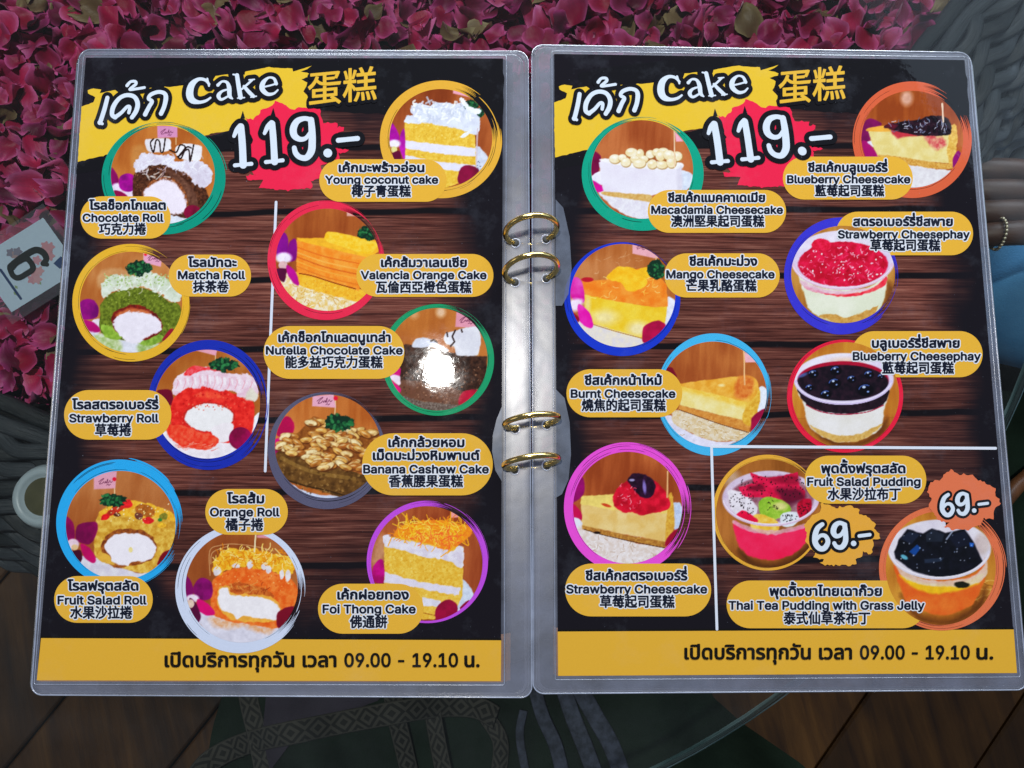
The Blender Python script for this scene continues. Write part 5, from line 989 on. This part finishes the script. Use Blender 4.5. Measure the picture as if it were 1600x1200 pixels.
link('divider_line', stroke_mesh([([(1112, 697.5), (1555, 700.5)], 4.4)], LZ*8), ink('#e4e9f6'), pages[1]); link('divider_line', stroke_mesh([([(1111.5, 699), (1115.5, 840), (1120, 983)], 4.2)], LZ*8), ink('#e4e9f6'), pages[1])
poly_print('orange_splash', jag(S1, .9, 3.0, 21, .2), 7, '#efad3e', pages[1]); poly_print('orange_splash', jag(S2, .9, 3.0, 22, .2), 7, '#e87850', pages[1])
for fn in (V(C2), f69b): link('price_outline', stroke_mesh(G69, LZ*9, grow=42, fn=fn, zj=1e-7), ink(BLK), pages[1]); link('price_lettering', stroke_mesh(G69, LZ*11, fn=fn, zj=1e-7), ink(WHT), pages[1])

# ---- brushed rings round the photographs
def brush_ring(view, ic, ir, oc, orr, gap, col, parent, seed, streaks=9, wisps=4):
    rs = random.Random(seed); g0, g1 = gap; nb = 9; v, f = [], []; fn = V(view); sv, sf = [], []
    def band(f0, f1, a0, a1, V_, F_, wob=0.0, z=LZ*4):
        n = max(4, int(abs(a1-a0)/2.2)); P = []
        for i in range(n+1):
            a = a0+(a1-a0)*i/n; e = min(1, min(i, n-i)/max(1, n*.06)+.15)
            m_ = (f0+f1)/2
            for q in (m_+(f0-m_)*e, m_+(f1-m_)*e):
                q += wob*math.sin(a*.13+seed)*.02; c, s_ = math.cos(R(a)), -math.sin(R(a))
                P.append(fn((ic[0]+(oc[0]-ic[0])*q+(ir[0]+(orr[0]-ir[0])*q)*c, ic[1]+(oc[1]-ic[1])*q+(ir[1]+(orr[1]-ir[1])*q)*s_)))
        W = UA(np.array(P), 0); o = len(V_); V_ += [(p[0], p[1], z) for p in W]
        F_ += [(o+2*i, o+2*i+1, o+2*i+3, o+2*i+2) for i in range(n)]
    fs = [-.04]; 
    for k in range(nb): fs.append(fs[-1]+rs.uniform(.06, .16))
    sc_ = 1.0/fs[-1]; fs = [max(-.04, q*sc_) for q in fs]
    for k in range(nb):
        j0, j1 = rs.uniform(0, 16), rs.uniform(0, 16)
        if rs.random() < .35: j0 -= rs.uniform(0, (g1-g0)*.8)
        if rs.random() < .35: j1 -= rs.uniform(0, (g1-g0)*.5)
        band(fs[k], fs[k+1]+.002, g1+j0, g0+360-j1, v, f, 0)
    for k in range(wisps):
        q = rs.uniform(.3, 1.15); a = g1+rs.uniform(-30, 60) if k % 2 else g0-rs.uniform(20, 70); band(q, q+rs.uniform(.04, .10), a, a+rs.uniform(25, 65), v, f, z=LZ*4.15+k*1e-6)
    me = mesh('photo_ring', v, f); link('photo_ring', me, ink(col), parent)
    for k in range(streaks):
        q = rs.choice([rs.uniform(.02, .3), rs.uniform(.1, .95)]); a = rs.uniform(0, 360); band(q, q+rs.uniform(.018, .05), a, a+rs.uniform(14, 60), sv, sf, z=LZ*4.5+k*1e-6)
    link('ring_streaks', mesh('ring_streaks', sv, sf), ink('#14121a'), parent, kind='stuff')
RINGS = dict(
    choc=((724, 525), (516, 470), (78, 100), '#0a9a80'), matcha=((558, 550), (487, 490), (38, 62), '#efb830'), strawroll=((1120, 498), (460, 492), (-28, 8), '#1c30b2'),
    fruitroll=((476, 455), (440, 442), (-24, -8), '#2aaef2'), orangeroll=((492, 735), (452, 445), (-24, -8), '#d8e1f8'), coconut=((1028, 505), (493, 475), (24, 48), '#efb43c'),
    valencia=((430, 418), (395, 404), (30, 52), '#f22c50'), nutella=((1175, 388), (370, 368), (46, 64), '#1fa06a'), banana=((434, 450), (396, 395), (44, 70), '#5c5a74'),
    foithong=((948, 522), (505, 510), (50, 66), '#c850e4'), macadamia=((490, 480), (448, 417), (62, 96), '#0fa888'), blueck=((1110, 560), (480, 470), (28, 50), '#e2653f'),
    mango=((453, 433), (401, 395), (30, 60), '#1a3acc'), strawphay=((495, 555), (445, 455), (-34, -4), '#3c38d2'), bluephay=((510, 528), (440, 428), (40, 64), '#ef2042'),
    burnt=((1152, 478), (420, 450), (-26, -6), '#46bbf0'), strawck=((452, 468), (406, 422), (-24, -8), '#f252da'), fruitpud=((425, 500), (388, 408), (20, 44), '#f0b03a'), teapud=((1172, 525), (328, 325), (58, 82), '#ea764c'))
NAMES = dict(choc='chocolate roll', matcha='matcha roll', strawroll='strawberry roll', fruitroll='fruit salad roll', orangeroll='orange roll', coconut='young coconut cake', valencia='valencia orange cake', nutella='chocolate cake with marshmallows', banana='banana cashew cake', foithong='foi thong cake', macadamia='macadamia cheesecake', blueck='blueberry cheesecake', mango='mango cheesecake', strawphay='strawberry cheese pie cup', bluephay='blueberry cheese pie cup', burnt='burnt cheesecake', strawck='strawberry cheesecake', fruitpud='fruit salad pudding cup', teapud='thai tea pudding cup with grass jelly')
LEFTS = ('choc', 'matcha', 'strawroll', 'fruitroll', 'orangeroll', 'coconut', 'valencia', 'nutella', 'banana', 'foithong')
for i, (k, d) in enumerate(DISCS.items()):
    pg = pages[0 if k in LEFTS else 1]; oc, orr, gap, col = RINGS[k]
    top = k in ('strawphay', 'bluephay', 'teapud')
    d.object(pg, 'round photo of '+NAMES[k], LZ*(6.4 if top else 5.2)); brush_ring(d.view, d.c, d.r, oc, orr, gap, col, pg, 31+i*7)

# ---- captions
def stadium(x0, y0, x1, y1, skew=0):
    r = (y1-y0)/2; P = []
    for k in range(25): t = math.pi/2+math.pi*k/24; P.append((x0+r+r*math.cos(t), y0+r-r*math.sin(t)))
    for k in range(25): t = -math.pi/2+math.pi*k/24; P.append((x1-r+r*math.cos(t), y0+r-r*math.sin(t)))
    return P
from mathutils.geometry import delaunay_2d_cdt
def islands(nv, faces):
    p = list(range(nv))
    def find(a):
        while p[a] != a: p[a] = p[p[a]]; a = p[a]
        return a
    for q in faces:
        for b in q[1:]: p[find(q[0])] = find(b)
    ids = {}; return np.array([ids.setdefault(find(i), len(ids)) for i in range(nv)])
try:
    INTER = bpy.data.fonts.load(bpy.utils.system_resource('DATAFILES')+'/fonts/Inter.woff2')   # the interface font that ships inside Blender
except Exception: INTER = None
TONES = '่้๊๋์'; UPPER = 'ิีึืั็'
def contours(body):
    """outlines of a line of type as closed point loops"""
    cu = bpy.data.curves.new('lettering', 'FONT'); cu.body = body; cu.resolution_u = 3; cu.fill_mode = 'NONE'
    if INTER and ord(body[0]) < 200: cu.font = INTER
    o = bpy.data.objects.new('lettering', cu); COL.objects.link(o)
    dg = bpy.context.evaluated_depsgraph_get(); me = bpy.data.meshes.new_from_object(o.evaluated_get(dg))
    v = np.zeros(len(me.vertices)*3); me.vertices.foreach_get('co', v); v = v.reshape(-1, 3)[:, :2]
    nx = {}
    for e in me.edges: p, q = e.vertices; nx.setdefault(p, []).append(q); nx.setdefault(q, []).append(p)
    bpy.data.objects.remove(o); bpy.data.curves.remove(cu); bpy.data.meshes.remove(me)
    seen, out = set(), []
    for st in sorted(nx):
        if st in seen: continue
        loop = [st]; seen.add(st); cur = min(nx[st], key=lambda k: abs(k-st-1))
        while cur not in seen:
            loop.append(cur); seen.add(cur); c2 = [k for k in nx[cur] if k not in seen]
            if not c2: break
            cur = c2[0]
        if len(loop) > 2: out.append(v[loop])
    return out
def key_(c): return tuple(np.round(np.r_[c.min(0), c.max(0)], 3))
def line_contours(body):
    """a tone mark that follows an upper vowel is set one level higher"""
    for i in range(1, len(body)):
        if body[i] in TONES and body[i-1] in UPPER:
            base = {key_(c) for c in contours(body[:i-1])}; tone = [c for c in contours(body[:i-1]+body[i]) if key_(c) not in base]
            return line_contours(body[:i]+body[i+1:])+[c+np.array([-.02, .205]) for c in tone]
    return contours(body)
def text_polys(body, off=0):
    """the area inside the outlines (non-zero winding), as triangles"""
    cs = line_contours(body); V_, E_ = [], []
    for c in cs:
        keep = [i for i in range(len(c)) if np.abs(c[i]-c[i-1]).sum() > 1e-5]; c = c[keep]; o = len(V_); n = len(c)
        V_ += [Vector(p) for p in c]; E_ += [(o+i, o+(i+1) % n) for i in range(n)]
    r_ = delaunay_2d_cdt(V_, E_, [], 0, 1e-5, False)
    P = np.array([tuple(p) for p in r_[0]]); T = np.array([tuple(q) for q in r_[2]]); ctr = P[T].mean(1)
    a_ = np.array([tuple(V_[p]) for p, q in E_]); b_ = np.array([tuple(V_[q]) for p, q in E_])
    x, y = ctr[:, 0:1], ctr[:, 1:2]; cr = (b_[:, 0]-a_[:, 0])*(y-a_[:, 1])-(x-a_[:, 0])*(b_[:, 1]-a_[:, 1])
    up = (a_[:, 1] <= y) & (b_[:, 1] > y) & (cr > 0); dn = (a_[:, 1] > y) & (b_[:, 1] <= y) & (cr < 0)
    w = up.sum(1)-dn.sum(1); F_ = []
    for q in T[w != 0]:
        p0, p1, p2 = P[q]; F_.append(tuple(int(k) for k in (q if (p1[0]-p0[0])*(p2[1]-p0[1])-(p1[1]-p0[1])*(p2[0]-p0[0]) > 0 else q[::-1])))
    us = sorted({i for q in F_ for i in q}); mp = {k: i for i, k in enumerate(us)}
    return P[us], [tuple(mp[i] for i in q) for q in F_]
def ref_h(ch): v, f = text_polys(ch, 0); return v[:, 1].max()-max(0, v[:, 1].min())
REF = {'en': ref_h('H'), 'th': ref_h('ก'), 'cj': ref_h('蛋')}
CJB = text_polys('蛋', 0)[0][:, 1].min()
def lettering(lines, level, offpx, name, col, parent):
    """lines: (text, script, x0, x1, baseline y, height) in photo points"""
    AV, AF = [], []
    for body, kind, x0, x1, y, h, slope in lines:
        v0, f0 = text_polys(body, 0); a, b = v0[:, 0].min(), v0[:, 0].max(); sx = (x1-x0)/(b-a); sy = h/REF[kind]
        v, f = v0, f0; base = CJB if kind == 'cj' else 0; isl = islands(len(v), f) % 40
        px = np.stack([x0+(v[:, 0]-a)*sx, y-(v[:, 1]-base)*sy], 1); px[:, 1] += (px[:, 0]-x0)*slope
        k_ = offpx*{'en': .78, 'th': .95, 'cj': .72}[kind] if offpx < 1.5 else offpx; n = 10 if offpx > 1.5 else 6
        for c in range(n+1):
            W = UA(px+(np.array([math.cos(c*6.283/n), math.sin(c*6.283/n)])*k_ if c < n else 0), 0); W[:, 2] = LZ*level+(isl+c*40)*6e-8; o = len(AV); AV += [tuple(p) for p in W]; AF += [tuple(i+o for i in q) for q in f]
    return link(name, mesh(name, AV, AF), ink(col), parent)
CAP = [
 ('choc', (126, 307, 267, 373), A1, [('โรลช็อกโกแลต', 110, 740, 787), ('Chocolate Roll', 55, 722, 888), ('巧克力捲', 190, 577, 998)]),
 ('matcha', (264, 398, 392.5, 463.5), A2, [('โรลมัทฉะ', 1040, 1437, 250), ('Matcha Roll', 955, 1507, 352), ('抹茶卷', 1080, 1372, 465)]),
 ('strawroll', (100.5, 609.5, 268, 687), A3, [('โรลสตรอเบอร์รี่', 92, 740, 528), ('Strawberry Roll', 70, 740, 628), ('草莓捲', 265, 533, 733)]),
 ('fruitroll', (85, 900, 239, 973), A4, [('โรลฟรุตสลัด', 120, 605, 920), ('Fruit Salad Roll', 50, 662, 1017), ('水果沙拉捲', 137, 563, 1118)]),
 ('orangeroll', (321, 764, 450, 835.5), A5, [('โรลส้ม', 403, 655, 137), ('Orange Roll', 285, 762, 228), ('橘子捲', 392, 650, 330)]),
 ('coconut', (499, 249, 698, 315.5), A6, [('เค้กมะพร้าวอ่อน', 207, 890, 768), ('Young coconut cake', 97, 1002, 862), ('椰子青蛋糕', 310, 782, 970)]),
 ('valencia', (557, 397, 771, 464), A7, [('เค้กส้มวาเลนเซีย', 805, 1378, 463), ('Valencia Orange Cake', 668, 1512, 545), ('瓦倫西亞橙色蛋糕', 770, 1410, 640)]),
 ('nutella', (412, 509.5, 632, 592), A8, [('เค้กช็อกโกแลตนูเทล่า', 130, 862, 270), ('Nutella Chocolate Cake', 48, 942, 352), ('能多益巧克力蛋糕', 175, 810, 443)]),
 ('banana', (566, 677, 770, 774), B1, [('เค้กกล้วยหอม', 855, 1362, 424), ('เม็ดมะม่วงหิมพานต์', 750, 1465, 512), ('Banana Cashew Cake', 685, 1527, 602), ('香蕉腰果蛋糕', 857, 1353, 697)]),
 ('foithong', (497, 912, 662, 990), B2, [('เค้กฝอยทอง', 203, 790, 832), ('Foi Thong Cake', 80, 848, 948), ('佛通餅', 305, 612, 1073)]),
 ('macadamia', (1012, 297, 1228, 364), B3, [('ชีสเค้กแมคคาเดเมีย', 678, 1385, 685), ('Macadamia Cheesecake', 555, 1517, 772), ('澳洲堅果起司蛋糕', 700, 1380, 870)]),
 ('blueck', (1223, 245, 1426, 312), B4, [('ชีสเค้กบลูเบอร์รี่', 272, 907, 818), ('Blueberry Cheesecake', 103, 1090, 910), ('藍莓起司蛋糕', 328, 880, 1018)]),
 ('mango', (1038, 396, 1218, 465), B5, [('ชีสเค้กมะม่วง', 922, 1387, 200), ('Mango Cheesecake', 762, 1508, 288), ('芒果乳酪蛋糕', 898, 1383, 380)]),
 ('strawphay', (1306, 331, 1520, 399), B6, [('สตรอเบอร์รี่ชีสพาย', 590, 1362, 165), ('Strawberry Cheesephay', 472, 1495, 262), ('草莓起司蛋糕', 725, 1265, 362)]),
 ('bluephay', (1330, 517.5, 1535, 589.5), B7, [('บลูเบอร์รี่ชีสพาย', 715, 1372, 160), ('Blueberry Cheesephay', 570, 1533, 256), ('藍莓起司蛋糕', 792, 1330, 360)]),
 ('burnt', (885, 577, 1066, 652), B8, [('ชีสเค้กหน้าไหม้', 207, 768, 405), ('Burnt Cheesecake', 105, 868, 500), ('燒焦的起司蛋糕', 185, 797, 600)]),
 ('strawck', (883, 880.5, 1111, 963), C1, [('ชีสเค้กสตรอเบอร์รี่', 188, 840, 935), ('Strawberry Cheesecake', 63, 968, 1020), ('草莓起司蛋糕', 280, 758, 1115)]),
 ('fruitpud', (1257, 712, 1447, 787), C2, [('พุดดิ้งฟรุตสลัด', 803, 1390, 220), ('Fruit Salad Pudding', 705, 1497, 310), ('水果沙拉布丁', 848, 1358, 412)]),
 ('teapud', (1135, 907, 1447, 981.5), C3, [('พุดดิ้งชาไทยเฉาก๊วย', 275, 855, 668), ('Thai Tea Pudding with Grass Jelly', 62, 1078, 740), ('泰式仙草茶布丁', 348, 795, 818)])]
for k, pill, vw, lines in CAP:
    pg = pages[0 if k in LEFTS else 1]
    plate = poly_print('caption_plate', stadium(*pill), 6, AMB, pg); q = 1+.10*(pill[1]-250)/700; L = []
    for body, x0, x1, y in lines:
        kind = 'en' if ord(body[0]) < 200 else ('th' if ord(body[0]) < 0x1000 else 'cj')
        p0 = V(vw)((x0, y)); p1 = V(vw)((x1, y)); L.append((body, kind, p0[0], p1[0], p0[1], {'en': 11.6, 'th': 10.3, 'cj': 15.6}[kind]*q, 0))
    lettering(L, 8.6, 2.6, 'caption_outline', HALO, pg); lettering(L, 10.4, 1.05, 'caption_text', NAVY, pg)
HRS = ('เปิดบริการทุกวัน เวลา', '09.00 - 19.10', 'น.')
for pg, y, xs in ((pages[0], 1041.5, (258.5, 525, 539, 715, 726.5, 748.5)), (pages[1], 1029.5, (1070, 1330, 1344, 1514, 1526, 1550.5))):
    lettering([(HRS[0], 'th', xs[0], xs[1], y, 17.2, 0), (HRS[1], 'en', xs[2], xs[3], y, 20.6, 0), (HRS[2], 'th', xs[4], xs[5], y, 17.2, 0)], 9, 1.15, 'opening_hours', '#17130d', pg)
for s in (0, 1):
    pts = mirror([(482, 167), (588, 157)], s); sl = (pts[1][1]-pts[0][1])/(pts[1][0]-pts[0][0])
    L = [('蛋糕', 'cj', pts[0][0], pts[1][0], pts[0][1]-.5, 45, sl)]
    lettering([('蛋糕', 'cj', pts[0][0]-1.5, pts[1][0]-1.5, pts[0][1]+2.2, 45, sl)], 8.2, 3.6, 'chinese_outline', BLK, pages[s]); lettering(L, 10.4, 1.0, 'chinese_title', '#efbd3c', pages[s])
